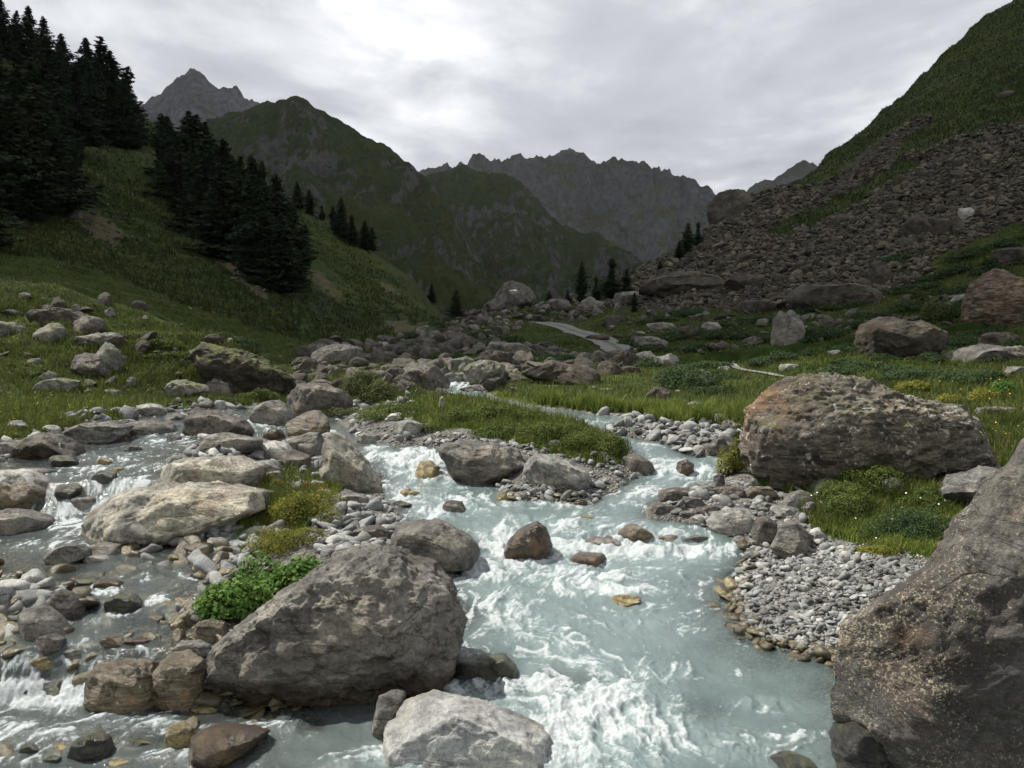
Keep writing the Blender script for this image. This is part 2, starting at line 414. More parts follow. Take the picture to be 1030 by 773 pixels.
# the road and the footpath: level the ground under them
TRACKS = []
for pts, width in (([(541, 323), (560, 328), (582, 334), (602, 341), (618, 348), (628, 357)], 2.0), ([(733, 366), (740, 371), (752, 374), (770, 376), (785, 380), (804, 381)], .4)):
    p_ = np.array(pts, float); t_ = np.linspace(0, len(p_) - 1, 120)
    X_, Y_, _, _ = gcast(np.interp(t_, range(len(p_)), p_[:, 0]), np.interp(t_, range(len(p_)), p_[:, 1]))
    ker = np.hanning(31); ker /= ker.sum(); sm = lambda q: np.convolve(np.pad(q, 15, 'edge'), ker, 'valid')
    X_, Y_ = sm(X_), sm(Y_); Z_ = sm(sm(gz(X_, Y_))); TRACKS.append((X_, Y_, width))
    near_ = np.argwhere((_YY > Y_.min() - 8) & (_YY < Y_.max() + 8) & (_XX > X_.min() - 8) & (_XX < X_.max() + 8))
    jj, ii = near_.T; D_ = np.hypot(_XX[jj, ii][:, None] - X_[None], _YY[jj, ii][:, None] - Y_[None]); k_ = D_.argmin(1); dm = D_.min(1)
    w2 = 1 - sstep(width * .75 + .3, width * 1.6 + 1.0, dm)
    GZ[jj, ii] = GZ[jj, ii] * (1 - w2) + Z_[k_] * w2

def inpoly(c, r, pts):
    p = np.array(pts, float); ins = np.zeros(np.shape(c), bool); n = len(p)
    for i in range(n):
        ax, ay = p[i]; bx, by = p[(i+1) % n]
        if ay == by: continue
        ins ^= ((ay > r) != (by > r)) & (c < (bx - ax) * (r - ay) / (by - ay) + ax)
    return ins

# ------------------------------------------------------------ ground cover weights, per vertex: grass, gravel, scree
gc, gr_ = xyz2px(_XX, _YY, GZ)
GRAVEL = [  # bare stony ground near the stream
 [(90, 430), (330, 425), (380, 440), (450, 447), (640, 470), (640, 520), (440, 500), (470, 560), (470, 720), (180, 720), (160, 560), (80, 545), (120, 480)],
 [(640, 495), (700, 478), (760, 480), (835, 530), (880, 556), (1020, 572), (1020, 700), (830, 680), (730, 640)],
 [(-300, 440), (40, 440), (150, 415), (260, 408), (380, 402), (470, 425), (620, 440), (560, 410), (760, 425), (760, 480), (620, 520), (300, 470), (60, 820), (-300, 820)],
]
GRASSP = [ # green patches inside the stony ground
 [(205, 600), (235, 560), (300, 540), (320, 520), (345, 490), (330, 480), (280, 475), (262, 490), (225, 500), (238, 540), (225, 570), (205, 625)],
 [(395, 425), (420, 400), (540, 398), (600, 425), (628, 445), (630, 466), (600, 470), (520, 448), (470, 432)],
 [(-80, 400), (130, 400), (128, 412), (60, 428), (0, 446), (-80, 460)],
 [(800, 500), (830, 470), (960, 455), (1030, 470), (1030, 560), (960, 566), (890, 556), (815, 535)],
 [(725, 400), (760, 430), (760, 480), (742, 470), (735, 440), (715, 425)],
]
def soft(pts, c, r, k=.06, seed=0):
    n = fbm(c * k, r * k * 1.6, seed + .5, 3) * 9
    return inpoly(c + n, r + n * .6, pts).astype(float)
near = _YY < 26
wgrav = np.zeros(_XX.shape); wgras = np.ones(_XX.shape)
cn, rn = gc[near], gr_[near]
gvn = np.zeros(cn.shape)
for i, p in enumerate(GRAVEL): gvn = np.maximum(gvn, soft(p, cn, rn, .05, i))
gsn = np.zeros(cn.shape)
for i, p in enumerate(GRASSP): gsn = np.maximum(gsn, soft(p, cn, rn, .06, 20 + i))
gvn = gvn * (1 - gsn)
gvn = np.maximum(gvn, sstep(.12, 0, GD[near]))
wgrav[near] = gvn
SCREE = [[(618, 296), (640, 268), (690, 240), (718, 222), (718, 196), (758, 190), (800, 190), (860, 178), (930, 150), (1000, 128), (1060, 105), (1500, -60), (1500, 250), (1040, 250), (970, 262), (930, 285), (880, 300), (800, 312), (640, 312)],
         [(860, 165), (900, 130), (925, 118), (945, 120), (905, 150), (870, 185), (800, 205)],
         [(440, 330), (470, 312), (500, 300), (545, 296), (600, 300), (640, 306), (600, 318), (520, 330), (500, 345), (440, 345), (400, 350), (380, 350)],
         [(300, 365), (330, 345), (420, 345), (440, 350), (430, 372), (380, 385), (330, 400), (280, 390)]]
scr = np.zeros(_XX.shape)
for i, p in enumerate(SCREE):
    scr = np.maximum(scr, soft(p, gc, gr_, .035, 40 + i) * np.where((_YY > 42) | (i == 3), .5 if i in (2, 3) else 1.0, 0.0))
SGRASS = [[(762, 236), (800, 215), (840, 200), (880, 180), (915, 160), (930, 165), (880, 195), (830, 222), (790, 240)],
          [(810, 228), (838, 216), (832, 224), (806, 232)], [(900, 205), (915, 200), (935, 202), (905, 212)],
          [(930, 268), (980, 240), (1030, 225), (1030, 262), (960, 285)]]
for i, p in enumerate(SGRASS): scr *= 1 - soft(p, gc, gr_, .05, 60 + i) * (_YY > 42)
# bare patches on the left slope
BARE = [[(75, 205), (100, 215), (135, 240), (115, 248), (88, 235), (72, 220)], [(385, 322), (430, 325), (438, 333), (395, 335)], [(378, 282), (395, 288), (405, 298), (388, 295)],
        [(190, 232), (215, 245), (235, 262), (270, 300), (262, 302), (225, 270), (200, 250)], [(300, 262), (325, 275), (345, 300), (335, 300), (312, 280)]]
bare = np.zeros(_XX.shape)
for i, p in enumerate(BARE): bare = np.maximum(bare, soft(p, gc, gr_, .09, 80 + i) * (_YY > 50))
def trackmask(pts, wpx):
    m = np.zeros(gc.shape)
    for (a, b), (c_, d) in zip(pts[:-1], pts[1:]):
        ex, ey = c_ - a, d - b; t = np.clip(((gc - a) * ex + (gr_ - b) * ey) / (ex * ex + ey * ey), 0, 1)
        q = np.hypot(gc - a - ex * t, gr_ - b - ey * t); m = np.maximum(m, sstep(wpx, wpx * .3, q))
    return m * (_YY > 42)
track = trackmask([(72, 163), (110, 182), (150, 206), (190, 228), (225, 250)], 3.2) * .7
ground_mix = np.stack([np.clip(track, 0, 1).ravel(), wgrav.ravel(), scr.ravel(), bare.ravel()], 1)

s = NT('ground_cover')
P = s.pos(); mixa = s.node('ShaderNodeAttribute', attribute_name='cover')
sep = s.node('ShaderNodeSeparateColor', {0: mixa.outputs['Color']}).outputs
bare_s = mixa.outputs['Alpha']
n_big = s.noise(P, .045, 6, .6); n_mid = s.noise(P, .5, 6, .62); n_fine = s.noise(P, 6.0, 6, .7); n_vf = s.noise(P, 34, 4, .7)
g1 = s.ramp(s.mix(.5, n_big, n_mid), [(.36, (.014, .027, .005)), (.48, (.030, .053, .008)), (.58, (.058, .078, .012)), (.70, (.10, .092, .024))])
g1 = s.mix(.8, g1, s.ramp(n_fine, [(.28, .3), (.5, .85), (.75, 1.25)]), 'MULTIPLY')
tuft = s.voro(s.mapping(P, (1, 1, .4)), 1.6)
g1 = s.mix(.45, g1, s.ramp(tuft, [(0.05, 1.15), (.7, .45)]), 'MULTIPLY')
cells = s.voro(P, 9.0, out='Color'); cd = s.voro(P, 9.0)
cells2 = s.voro(P, 26.0, out='Color'); cd2 = s.voro(P, 26.0)
cv = s.node('ShaderNodeSeparateColor', {0: cells}).outputs[0]; cv2 = s.node('ShaderNodeSeparateColor', {0: cells2}).outputs[0]
gravc = s.mix(.5, s.ramp(cv, [(0, (.10, .095, .085)), (.5, (.20, .195, .18)), (1, (.36, .345, .31))]), s.ramp(cv2, [(0, (.09, .085, .075)), (.6, (.22, .21, .19)), (1, (.42, .40, .36))]))
gravc = s.mix(.8, gravc, s.ramp(cd2, [(.1, 1.0), (.55, .3)]), 'MULTIPLY')
ze = s.node('ShaderNodeSeparateXYZ', {0: P}).outputs[2]
scc = s.voro(P, 2.6, out='Color'); scd = s.voro(P, 2.6); scv = s.node('ShaderNodeSeparateColor', {0: scc}).outputs[0]
screec = s.ramp(s.mix(.5, scv, n_fine), [(.25, (.04, .034, .026)), (.5, (.080, .068, .053)), (.75, (.14, .12, .10))])
screec = s.mix(.9, screec, s.ramp(scd, [(.15, 1.0), (.6, .25)]), 'MULTIPLY')
dirt = s.ramp(s.mix(.5, n_mid, n_fine), [(.3, (.06, .045, .028)), (.6, (.15, .115, .075)), (.8, (.24, .2, .15))])
col = s.mix(s.math('MULTIPLY', sep[0], .8), g1, s.mix(.45, g1, (.17, .13, .05)))
bm_ = s.rng(s.math('ADD', bare_s, s.math('MULTIPLY', s.math('SUBTRACT', n_mid, .5), 1.8)), .55, .8)
bm_ = s.math('MULTIPLY', s.math('MULTIPLY', bm_, s.rng(bare_s, .0, .4)), s.rng(n_fine, .35, .6, .15, .75))
col = s.mix(bm_, col, dirt)
sc_m = s.rng(s.math('ADD', sep[2], s.math('MULTIPLY', s.math('SUBTRACT', n_mid, .5), 1.0)), .4, .6)
col = s.mix(sc_m, col, screec)
gv_m = s.rng(s.math('ADD', sep[1], s.math('MULTIPLY', s.math('SUBTRACT', n_fine, .5), .9)), .4, .6)
col = s.mix(gv_m, col, gravc)
# sparse pale stones showing in the turf
st = s.voro(P, .55); stn = s.noise(P, .12, 3, .5)
stm = s.math('MULTIPLY', s.rng(st, .13, .09), s.rng(stn, .5, .6)); stm = s.math('MULTIPLY', stm, s.math('SUBTRACT', 1.0, gv_m))
col = s.mix(stm, col, (.22, .20, .17))
h = s.math('ADD', s.math('MULTIPLY', n_fine, .5), s.math('MULTIPLY', s.math('MULTIPLY', tuft, -1.0), .8))
h2 = s.mix(gv_m, h, s.math('MULTIPLY', cd2, -.5)); h2 = s.mix(sc_m, h2, s.math('MULTIPLY', scd, -2.0))
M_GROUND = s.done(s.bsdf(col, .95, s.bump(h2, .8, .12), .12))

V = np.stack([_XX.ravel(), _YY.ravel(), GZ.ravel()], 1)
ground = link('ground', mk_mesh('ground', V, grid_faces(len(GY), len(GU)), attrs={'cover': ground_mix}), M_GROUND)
tag(ground, 'grassy valley floor, stony stream banks and the slopes on both sides', kind='structure')
# the valley floor far beyond and behind the viewpoint
n = 48; R = np.geomspace(1, 7600, n); A = np.linspace(0, 2 * math.pi, 97)
VV = np.stack([np.outer(R, np.cos(A)).ravel(), np.outer(R, np.sin(A)).ravel(), np.full(n * 97, -1.2)], 1)
vf = link('valley_floor', mk_mesh('valley_floor', VV, grid_faces(n, 97)), M_GROUND); tag(vf, 'valley floor reaching to the foot of the mountains', kind='structure')

# ------------------------------------------------------------ mountains: real ridges at their distances
def mtn_mat(name, rock, grass, gamt, rockbias=0.0, sc=1.0):
    s = NT(name); P = s.pos()
    nz = s.node('ShaderNodeSeparateXYZ', {0: s.node('ShaderNodeNewGeometry').outputs['Normal']}).outputs[2]
    z = s.node('ShaderNodeSeparateXYZ', {0: P}).outputs[2]
    a = s.noise(P, .006 * sc, 8, .62); b = s.noise(P, .03 * sc, 8, .68); c = s.noise(s.mapping(P, (1, 1, .35)), .09 * sc, 6, .7)
    gm = s.rng(s.math('ADD', s.math('ADD', s.math('MULTIPLY', nz, 1.1), s.math('MULTIPLY', s.math('SUBTRACT', a, .5), 2.2)), s.math('MULTIPLY', s.math('SUBTRACT', b, .5), 1.1)), .60 - gamt, .78 - gamt)
    rc = s.ramp(s.mix(.5, b, c), [(.32, tuple(x * .45 for x in rock)), (.5, rock), (.68, tuple(min(1, x * 1.7) for x in rock))])
    gc_ = s.ramp(s.mix(.4, a, b), [(.34, tuple(x * .6 for x in grass)), (.5, grass), (.66, (grass[0] * 1.8, grass[1] * 1.45, grass[2] * 1.5))])
    col = s.mix(gm, rc, gc_)
    h = s.math('ADD', b, s.math('MULTIPLY', c, .5))
    return s.done(s.bsdf(col, .95, s.bump(h, .9, 14 / sc), .1))
def mountain(label, crest, foot, mat, amp, jag, wl, nr=150, step=1.5, seed=0, rg=.5, back=1.3):
    """crest / foot: (col, row, Y) along the ridge; the face runs from crest to foot with real relief, the far side falls away"""
    cr = np.array(crest, float); ft = np.array(foot, float)
    cs = np.arange(cr[0, 0], cr[-1, 0] + .1, step)
    cy = np.interp(cs, cr[:, 0], cr[:, 2]); fy = np.interp(cs, ft[:, 0], ft[:, 2])
    crow = np.interp(cs, cr[:, 0], cr[:, 1]); frow = np.interp(cs, ft[:, 0], ft[:, 1])
    uc = (cs - CX) / F * 1.0
    cz = CAMZ + r2v(crow) * cy; fz = CAMZ + r2v(frow) * fy
    t = np.linspace(0, 1, nr)[:, None]
    Y = fy + (cy - fy) * t; Z = fz + (cz - fz) * (t * .55 + t ** 2 * .45)
    X = uc * Y
    env = np.minimum(1, (1 - t) * 6 + .25) * np.minimum(1, t * 6)
    rel = (ridged(X / wl, Y / (wl * 1.6), seed, 6, gain=rg) - .45) * amp + fbm(X / (wl * .33), Y / (wl * .33), seed + 3, 5) * amp * .35
    Z = Z + rel * env
    jg = (ridged(X / (jag[1]), Y / (jag[1] * 6), seed + 9, 5, gain=.62) - .5) * jag[0]
    Z = Z + jg * sstep(.75, 1.0, t)
    tb = np.linspace(0, 1, 40)[1:, None]
    Yb = cy + (cy - fy) * .8 * tb; Zb = Z[-1:] - (Z[-1:] + 300) * (tb ** 1.1) * back * .7
    Xb = uc * cy + uc * (Yb - cy)
    Zb = Zb + fbm(Xb / wl, Yb / wl, seed, 4) * amp * .4 * tb
    V = np.stack([np.concatenate([X, Xb]).ravel(), np.concatenate([Y, Yb]).ravel(), np.concatenate([Z, Zb]).ravel()], 1)
    o = link('mountain', mk_mesh('mountain', V, grid_faces(nr + 39, len(cs))), mat)
    return tag(o, label, kind='structure')
M_GREY = mtn_mat('grey_mountain_rock', (.11, .11, .115), (.06, .065, .035), -.3)
M_FAR = mtn_mat('far_mountain_rock', (.085, .084, .080), (.050, .054, .028), -.12, sc=.8)
M_GREEN = mtn_mat('green_mountain_side', (.075, .072, .068), (.030, .042, .013), .13, sc=1.5)
mountain('grey twin-peaked rocky summit behind the left slope', [(60, 140, 2900), (110, 118, 2900), (140, 107, 2900), (165, 97, 2850), (186, 82, 2800), (198, 73, 2800), (207, 77, 2800), (216, 86, 2820), (226, 90, 2850), (232, 89, 2850), (240, 85, 2850), (250, 94, 2850), (258, 98, 2850), (268, 107, 2900), (290, 125, 2900), (350, 170, 2900)],
         [(60, 330, 1500), (350, 330, 1500)], M_GREY, 150, (26, 60), 420, seed=2)
mountain('green mountain with a rounded rocky top beyond the left slope', [(60, 220, 1300), (150, 165, 1350), (190, 140, 1400), (212, 124, 1400), (240, 115, 1400), (262, 109, 1400), (272, 104, 1400), (281, 107, 1400), (290, 99, 1380), (300, 96, 1380), (312, 99, 1370), (320, 108, 1370), (345, 124, 1350), (365, 137, 1330), (385, 146, 1300), (405, 162, 1280), (430, 180, 1250), (450, 205, 1200), (470, 240, 1100), (490, 272, 1000), (515, 298, 900), (540, 310, 850)],
         [(60, 340, 500), (540, 345, 500)], M_GREEN, 52, (7, 40), 150, nr=220, step=1.0, seed=5, rg=.55)
mountain('green spur with dark cliffs closing the valley', [(400, 200, 2300), (425, 180, 2300), (445, 172, 2300), (470, 170, 2250), (490, 173, 2200), (507, 176, 2150), (520, 185, 2100), (536, 197, 2050), (550, 212, 2000), (563, 224, 1950), (575, 231, 1900), (590, 234, 1850), (602, 240, 1800), (612, 247, 1750), (630, 258, 1650), (650, 270, 1500), (680, 290, 1300), (720, 315, 1200)],
         [(400, 345, 1100), (720, 345, 800)], M_GREEN, 95, (14, 60), 260, nr=220, step=1.0, seed=8, rg=.58)
mountain('jagged dark grey rock ridge at the head of the valley', [(380, 195, 4600), (420, 178, 4600), (433, 170, 4600), (442, 166, 4600), (450, 161, 4600), (456, 167, 4600), (463, 163, 4600), (470, 167, 4600), (476, 159, 4550), (486, 160, 4500), (495, 166, 4500), (506, 168, 4500), (516, 164, 4500), (530, 161, 4500), (545, 158, 4500), (556, 156, 4500), (566, 153, 4500), (578, 151, 4500), (588, 153, 4500), (595, 160, 4500), (603, 165, 4500), (615, 163, 4450), (628, 166, 4400), (640, 166, 4400), (655, 168, 4350), (668, 171, 4300), (680, 175, 4300), (694, 177, 4250), (702, 186, 4200), (712, 196, 4200), (720, 208, 4200), (735, 228, 4100), (760, 250, 4000), (820, 300, 4000)],
         [(380, 345, 2200), (820, 345, 2000)], M_FAR, 300, (55, 170), 700, nr=240, step=.8, seed=11, rg=.6)
mountain('distant grey peak just left of the right-hand slope', [(700, 230, 5600), (735, 205, 5600), (750, 190, 5600), (758, 184, 5600), (768, 179, 5600), (775, 180, 5600), (785, 172, 5600), (795, 167, 5600), (805, 165, 5600), (820, 170, 5600), (860, 190, 5600), (950, 260, 5600)],
         [(700, 340, 3000), (950, 340, 3000)], M_FAR, 220, (45, 180), 800, seed=15, rg=.6)

# ------------------------------------------------------------ the cloud deck over the valley, with the gap the sun comes through
def sky_deck():
    H = 1350.0
    gap = SUN_DIR[:2] / SUN_DIR[2] * H
    ax = np.concatenate([-np.geomspace(14000, 260, 60), np.linspace(-240, 240, 81), np.geomspace(260, 14000, 60)])
    cx_, cy_ = gap[0] - 3.5, gap[1] + 6.5
    X, Y = np.meshgrid(cx_ + ax, cy_ + ax)
    r = np.hypot((X - cx_) / 1.15 + 6 * perlin(X / 25, Y / 25), (Y - cy_) + 6 * perlin(X / 25, Y / 25, 4))
    Z = H + 60 * fbm(X / 2500, Y / 2500, 2, 2)
    Z = np.where(r < 300, H, Z)
    q = grid_faces(*X.shape)
    V = np.stack([X.ravel(), Y.ravel(), Z.ravel()], 1)
    keep = (r.ravel()[q] > GAP_R).all(1); q = q[keep]
    s = NT('cloud'); P = s.pos()
    a = s.noise(s.mapping(P, (1, .62, 0), loc=(900, 0, 0)), .00042, 4, .5, .15); b = s.noise(s.mapping(P, (1, .62, 0), loc=(400, 900, 0)), .0012, 7, .60, .2)
    f = s.mix(.5, a, b)
    for (gx_, gy_, gr, am) in ((-420, 3500, 800, .085), (2900, 5200, 1300, .10), (700, 4300, 900, -.09), (150, 6500, 1100, -.05), (-2600, 4200, 1300, -.03)):
        dv = s.node('ShaderNodeVectorMath', {0: s.mapping(P, (1, .5, 0)), 1: (gx_, gy_ * .5, 0)}, operation='DISTANCE').outputs['Value']
        f = s.math('ADD', f, s.math('MULTIPLY', s.rng(dv, 0, gr, am, 0, True), s.rng(b, .3, .6, .5, 1.2)))
    t = s.ramp(f, [(.34, (.235, .243, .26)), (.46, (.31, .32, .335)), (.56, (.44, .45, .46)), (.68, (.66, .66, .66))])
    tr = s.node('ShaderNodeBsdfTranslucent', {'Color': t}).outputs[0]
    df = s.node('ShaderNodeBsdfDiffuse', {'Color': (.8, .8, .8)}).outputs[0]
    m = s.done(s.node('ShaderNodeMixShader', {0: .12, 1: tr, 2: df}).outputs[0])
    o = link('sky', mk_mesh('sky', V, q), m); tag(o, 'bright overcast cloud cover over the whole valley', kind='structure')
GAP_R = 26.0
sky_deck()
def haze_box():
    V, Fc = [], []
    for x in (-9000, 9000):
        for y in (-9000, 9000):
            for z in (-2.2, 1080): V.append((x, y, z))
    Fc = [(0, 1, 3, 2), (4, 6, 7, 5), (0, 4, 5, 1), (2, 3, 7, 6), (0, 2, 6, 4), (1, 5, 7, 3)]
    s = NT('haze_air'); vol = s.node('ShaderNodeVolumePrincipled', {'Color': (.80, .87, 1.0), 'Density': HAZE, 'Anisotropy': .2})
    s.l.new(vol.outputs[0], s.out.inputs['Volume'])
    o = link('haze', mk_mesh('haze', V, np.array(Fc), smooth=False), s.m); tag(o, 'thin bluish mountain air over the whole valley', kind='stuff')
HAZE = 1.6e-5
haze_box()
# ------------------------------------------------------------ the stream
def build_water():
    cols = np.arange(-150, 1190, 1.35); U = (cols - CX) / F
    rows = np.concatenate([np.arange(980, 780, -3.0), np.arange(780, 372, -1.05)])
    Yt = np.geomspace(2.2, 34, 6000)
    wt = np.interp(Yt, [0, 5.66, 5.95, 9.0, 9.7, 12.1, 13.9, 18, 24, 40], [0, 0, .08, .25, .4, .5, .82, .95, 1.15, 1.5])
    rr = uv2px(0, (wt - CAMZ) / Yt)[1]
    Y = np.unique(np.interp(-rows, -rr, Yt)); Y = Y[Y < 30]
    X = U[None] * Y[:, None]; YY = np.repeat(Y[:, None], len(U), 1)
    W = Wlev(X, YY); bed = gz(X, YY)
    c, r = xyz2px(X, YY, W)
    # downstream directions drawn as arrows on the plan
    ARR = [(330, 432, 372, 452), (375, 455, 400, 480), (400, 485, 470, 520), (430, 500, 500, 530), (480, 520, 520, 560), (520, 570, 540, 640), (560, 600, 620, 700), (620, 640, 700, 760),
           (500, 650, 560, 760), (480, 720, 560, 790), (700, 460, 650, 490), (660, 490, 600, 520), (690, 510, 640, 540), (640, 540, 590, 560), (720, 560, 660, 580), (740, 640, 760, 740), (700, 600, 720, 680),
           (800, 680, 820, 760), (560, 430, 640, 445), (640, 445, 700, 460), (590, 510, 560, 530), (540, 500, 540, 520),
           (250, 414, 270, 430), (190, 428, 150, 440), (150, 445, 130, 470), (120, 470, 100, 510), (100, 515, 40, 545), (60, 550, 120, 600), (120, 590, 150, 640), (180, 590, 120, 620), (60, 640, 40, 700), (100, 650, 100, 690),
           (40, 710, -20, 760), (120, 720, 60, 750), (240, 720, 160, 730), (330, 730, 260, 760), (400, 740, 340, 770), (160, 560, 210, 580)]
    A = np.array(ARR, float)
    x0, y0, _, _ = cast(A[:, 0], A[:, 1], Wlev, 2, 60); x1, y1, _, _ = cast(A[:, 2], A[:, 3], Wlev, 2, 60)
    mx, my = (x0 + x1) / 2, (y0 + y1) / 2; L = np.hypot(x1 - x0, y1 - y0); dx, dy = (x1 - x0) / L, (y1 - y0) / L
    # line integral noise on a regular plan grid
    CL = .014
    gx = np.arange(-8.5, 8.5, CL); gy = np.arange(3.4, 24, CL)
    GX, GYY = np.meshgrid(gx, gy)
    vx = np.zeros(GX.shape); vy = np.zeros(GX.shape); ws = np.zeros(GX.shape)
    for i in range(len(A)):
        q = 1.0 / (((GX - mx[i]) ** 2 + (GYY - my[i]) ** 2) ** 1.5 + .02)
        vx += q * dx[i]; vy += q * dy[i]
    # turbulence
    e = .6
    cu = fbm(GX * .9, GYY * .9, 3.3, 3)
    gyv, gxv = np.gradient(cu, CL)
    nn = np.hypot(vx, vy) + 1e-9; vx = vx / nn + e * gyv; vy = vy / nn - e * gxv
    nn = np.hypot(vx, vy) + 1e-9; vx /= nn; vy /= nn
    rs = np.random.default_rng(11)
    white = rs.random(GX.shape); 
    coarse = fbm(GX * 5, GYY * 5, 8.8, 3)
    src = white * 1.5 + coarse * .55 + fbm(GX * 14, GYY * 14, 2.8, 2) * .9
    def samp(T, a, b): return T[np.clip(b, 0, T.shape[0]-1).astype(int), np.clip(a, 0, T.shape[1]-1).astype(int)]
    acc = np.zeros(GX.shape); ii, jj = np.meshgrid(np.arange(len(gx), dtype=float), np.arange(len(gy), dtype=float))
    for sgn in (1, -1):
        a, b = ii.copy(), jj.copy()
        for k in range(12):
            ax = samp(vx, a, b); ay = samp(vy, a, b)
            a += sgn * ax * 1.1; b += sgn * ay * 1.1
            acc += samp(src, a, b)
    acc = (acc - acc.mean()) / acc.std()
    def bil(T, x, y):
        fx = np.clip((x - gx[0]) / CL, 0, len(gx) - 1.01); fy = np.clip((y - gy[0]) / CL, 0, len(gy) - 1.01)
        i = fx.astype(int); j = fy.astype(int); fx -= i; fy -= j
        return T[j, i]*(1-fx)*(1-fy) + T[j, i+1]*fx*(1-fy) + T[j+1, i]*(1-fx)*fy + T[j+1, i+1]*fx*fy
    lic = bil(acc, X, YY)
    # white water: where the stream drops, strikes boulders or is thrown up (plan ellipses)
    FO = [(410, 464, 44, 17, 1.2), (440, 478, 30, 10, .8), (400, 500, 40, 14, .75), (450, 505, 50, 12, .6), (505, 548, 28, 22, 1.0), (490, 575, 40, 12, .8), (560, 530, 60, 12, .6), (600, 550, 70, 13, .9), (700, 556, 46, 10, .85), (660, 540, 40, 9, .7),
          (560, 578, 90, 14, .6), (520, 615, 40, 30, .5), (560, 640, 60, 24, .42), (600, 722, 80, 36, 1.05), (500, 700, 50, 16, .75), (540, 690, 50, 14, .7), (470, 600, 24, 40, .5), (600, 590, 60, 16, .6), (430, 520, 24, 14, .7), (520, 560, 40, 14, .9), (560, 760, 90, 22, .9), (480, 690, 22, 10, .7), (660, 680, 60, 16, .4), (760, 752, 90, 16, .62), (820, 742, 30, 8, .5), (770, 710, 26, 8, .45),
          (700, 475, 40, 9, .9), (660, 466, 24, 6, .7), (640, 495, 50, 5, .7), (590, 508, 70, 5, .6), (680, 510, 60, 6, .5), (650, 450, 12, 6, .6), (745, 462, 8, 8, .5),
          (640, 620, 70, 16, .35), (690, 590, 70, 14, .32), (455, 540, 0.1, .1, 0), (620, 580, 60, 9, .6),
          (130, 492, 52, 14, .85), (95, 515, 50, 13, 1.1), (60, 528, 40, 8, .8), (140, 508, 26, 10, 1.0), (165, 442, 40, 10, .6), (130, 462, 60, 8, .5), (60, 476, 30, 6, .5), (100, 472, 30, 4, .8), (180, 478, 20, 5, .7), (257, 427, 26, 7, .9), (318, 436, 20, 6, .8), (300, 432, 16, 5, .8), (235, 415, 30, 3, .4),
          (105, 598, 20, 16, .65), (155, 604, 36, 9, .65), (90, 560, 36, 5, .45), (50, 548, 70, 6, .5), (150, 585, 30, 6, .6), (30, 460, 20, 4, .5), (190, 446, 30, 6, .7), (150, 470, 40, 5, .7), (100, 622, 40, 8, .5), (180, 580, 14, 6, .5), (60, 650, 50, 8, .5),
          (50, 702, 90, 14, 1.15), (110, 700, 30, 12, .9), (30, 670, 60, 10, .7), (130, 725, 50, 10, .7), (40, 738, 70, 14, .7), (0, 765, 60, 10, .5), (270, 728, 40, 8, .5), (190, 762, 30, 8, .7), (395, 755, 34, 20, .8), (440, 694, 40, 6, .6), (160, 690, 14, 14, .5), (350, 765, 40, 6, .5),
          (455, 384, 22, 8, 1.0), (240, 640, 8, 3, .0), (690, 440, 30, 4, .4), (600, 425, 30, 4, .4)]
    cr_, rr_ = c, r
    foam = np.zeros(X.shape)
    wob = fbm(X * 2.0, YY * 2.0, 1.7, 3)
    for (fc, fr, rx, ry, st) in FO:
        q = ((cr_ + wob * rx * .8 - fc) / rx) ** 2 + ((rr_ + wob * ry * .6 - fr) / ry) ** 2
        foam = np.maximum(foam, st * np.exp(-q * .75))
    # foam collars where current strikes stones
    for (bx, by, br, st) in ROCK_FEET:
        q = np.hypot(X - bx, YY - by) / br
        foam = np.maximum(foam, st * np.exp(-((q - 1.0) / .22) ** 2) * (.6 + .6 * wob))
    tl = fbm(X * 9, YY * 9, 4.4, 4)
    turb = ridged(X * 3.2, YY * 2.4, 2.2, 4)
    depth = W - bed
    fine = fbm(X * 26, YY * 20, 1.9, 3)
    zf = W + .012 * fbm(X * 1.6, YY * 1.6, .5, 3) + (.004 + .022 * foam) * lic * .26 * np.clip(depth * 6 + .1, .15, 1) + foam * (.11 * (turb - .5) + .03 * tl + .007 * fine) * np.clip(depth * 5, .1, 1)
    zf = zf + foam * .03
    lace = (ridged(X * 11 + lic * .2, YY * 8, 6.2, 5, gain=.65) - .42) * 2.6
    val = .74 * lic + .5 * lace + .6 * fine + .3 * tl
    th = 1.48 - 3.0 * np.clip(foam, 0, 1.15) - .38 * sstep(400, 480, c) * sstep(800, 660, c + (r - 600) * .3)
    fm = sstep(th - .25, th + 1.5, val) * sstep(-.02, .06, depth + foam * .1)
    for (sc_, sr_, sx_, sy_, sd_) in SUNK:      # rocks lying just under the surface make the water shallow above them
        q = ((c - sc_) / sx_) ** 2 + ((r - sr_) / sy_) ** 2
        depth = depth * (1 - np.exp(-q ** 2 * .8)) + sd_ * np.exp(-q ** 2 * .8)
    milky = np.where(c > 330, 1.0, 0.0) * sstep(330, 480, c)
    k = 4.0 + 4.0 * milky
    opac = 1 - np.exp(-np.clip(depth, 0, 2) * k)
    opac = np.maximum(opac, foam * .6)
    mask = (depth > -.10) & (foam > -1)
    V = np.stack([X.ravel(), YY.ravel(), zf.ravel()], 1)
    q = grid_faces(*X.shape, mask=mask)
    V2, q2, at = compact(V, q, {'foam': fm.ravel(), 'aer': np.clip(foam, 0, 1).ravel(), 'opac': opac.ravel(), 'milky': milky.ravel()})
    s = NT('stream_water'); P = s.pos()
    fo = s.attr('foam'); op = s.attr('opac'); mk = s.attr('milky')
    ae = s.attr('aer')
    n1 = s.noise(P, 40, 5, .8, .5); n2 = s.noise(P, 110, 3, .8)
    n3 = s.noise(P, 7, 4, .6, .8)
    fo2 = s.math('ADD', fo, s.math('MULTIPLY', s.math('SUBTRACT', s.mix(.5, n1, n2), .5), 1.1))
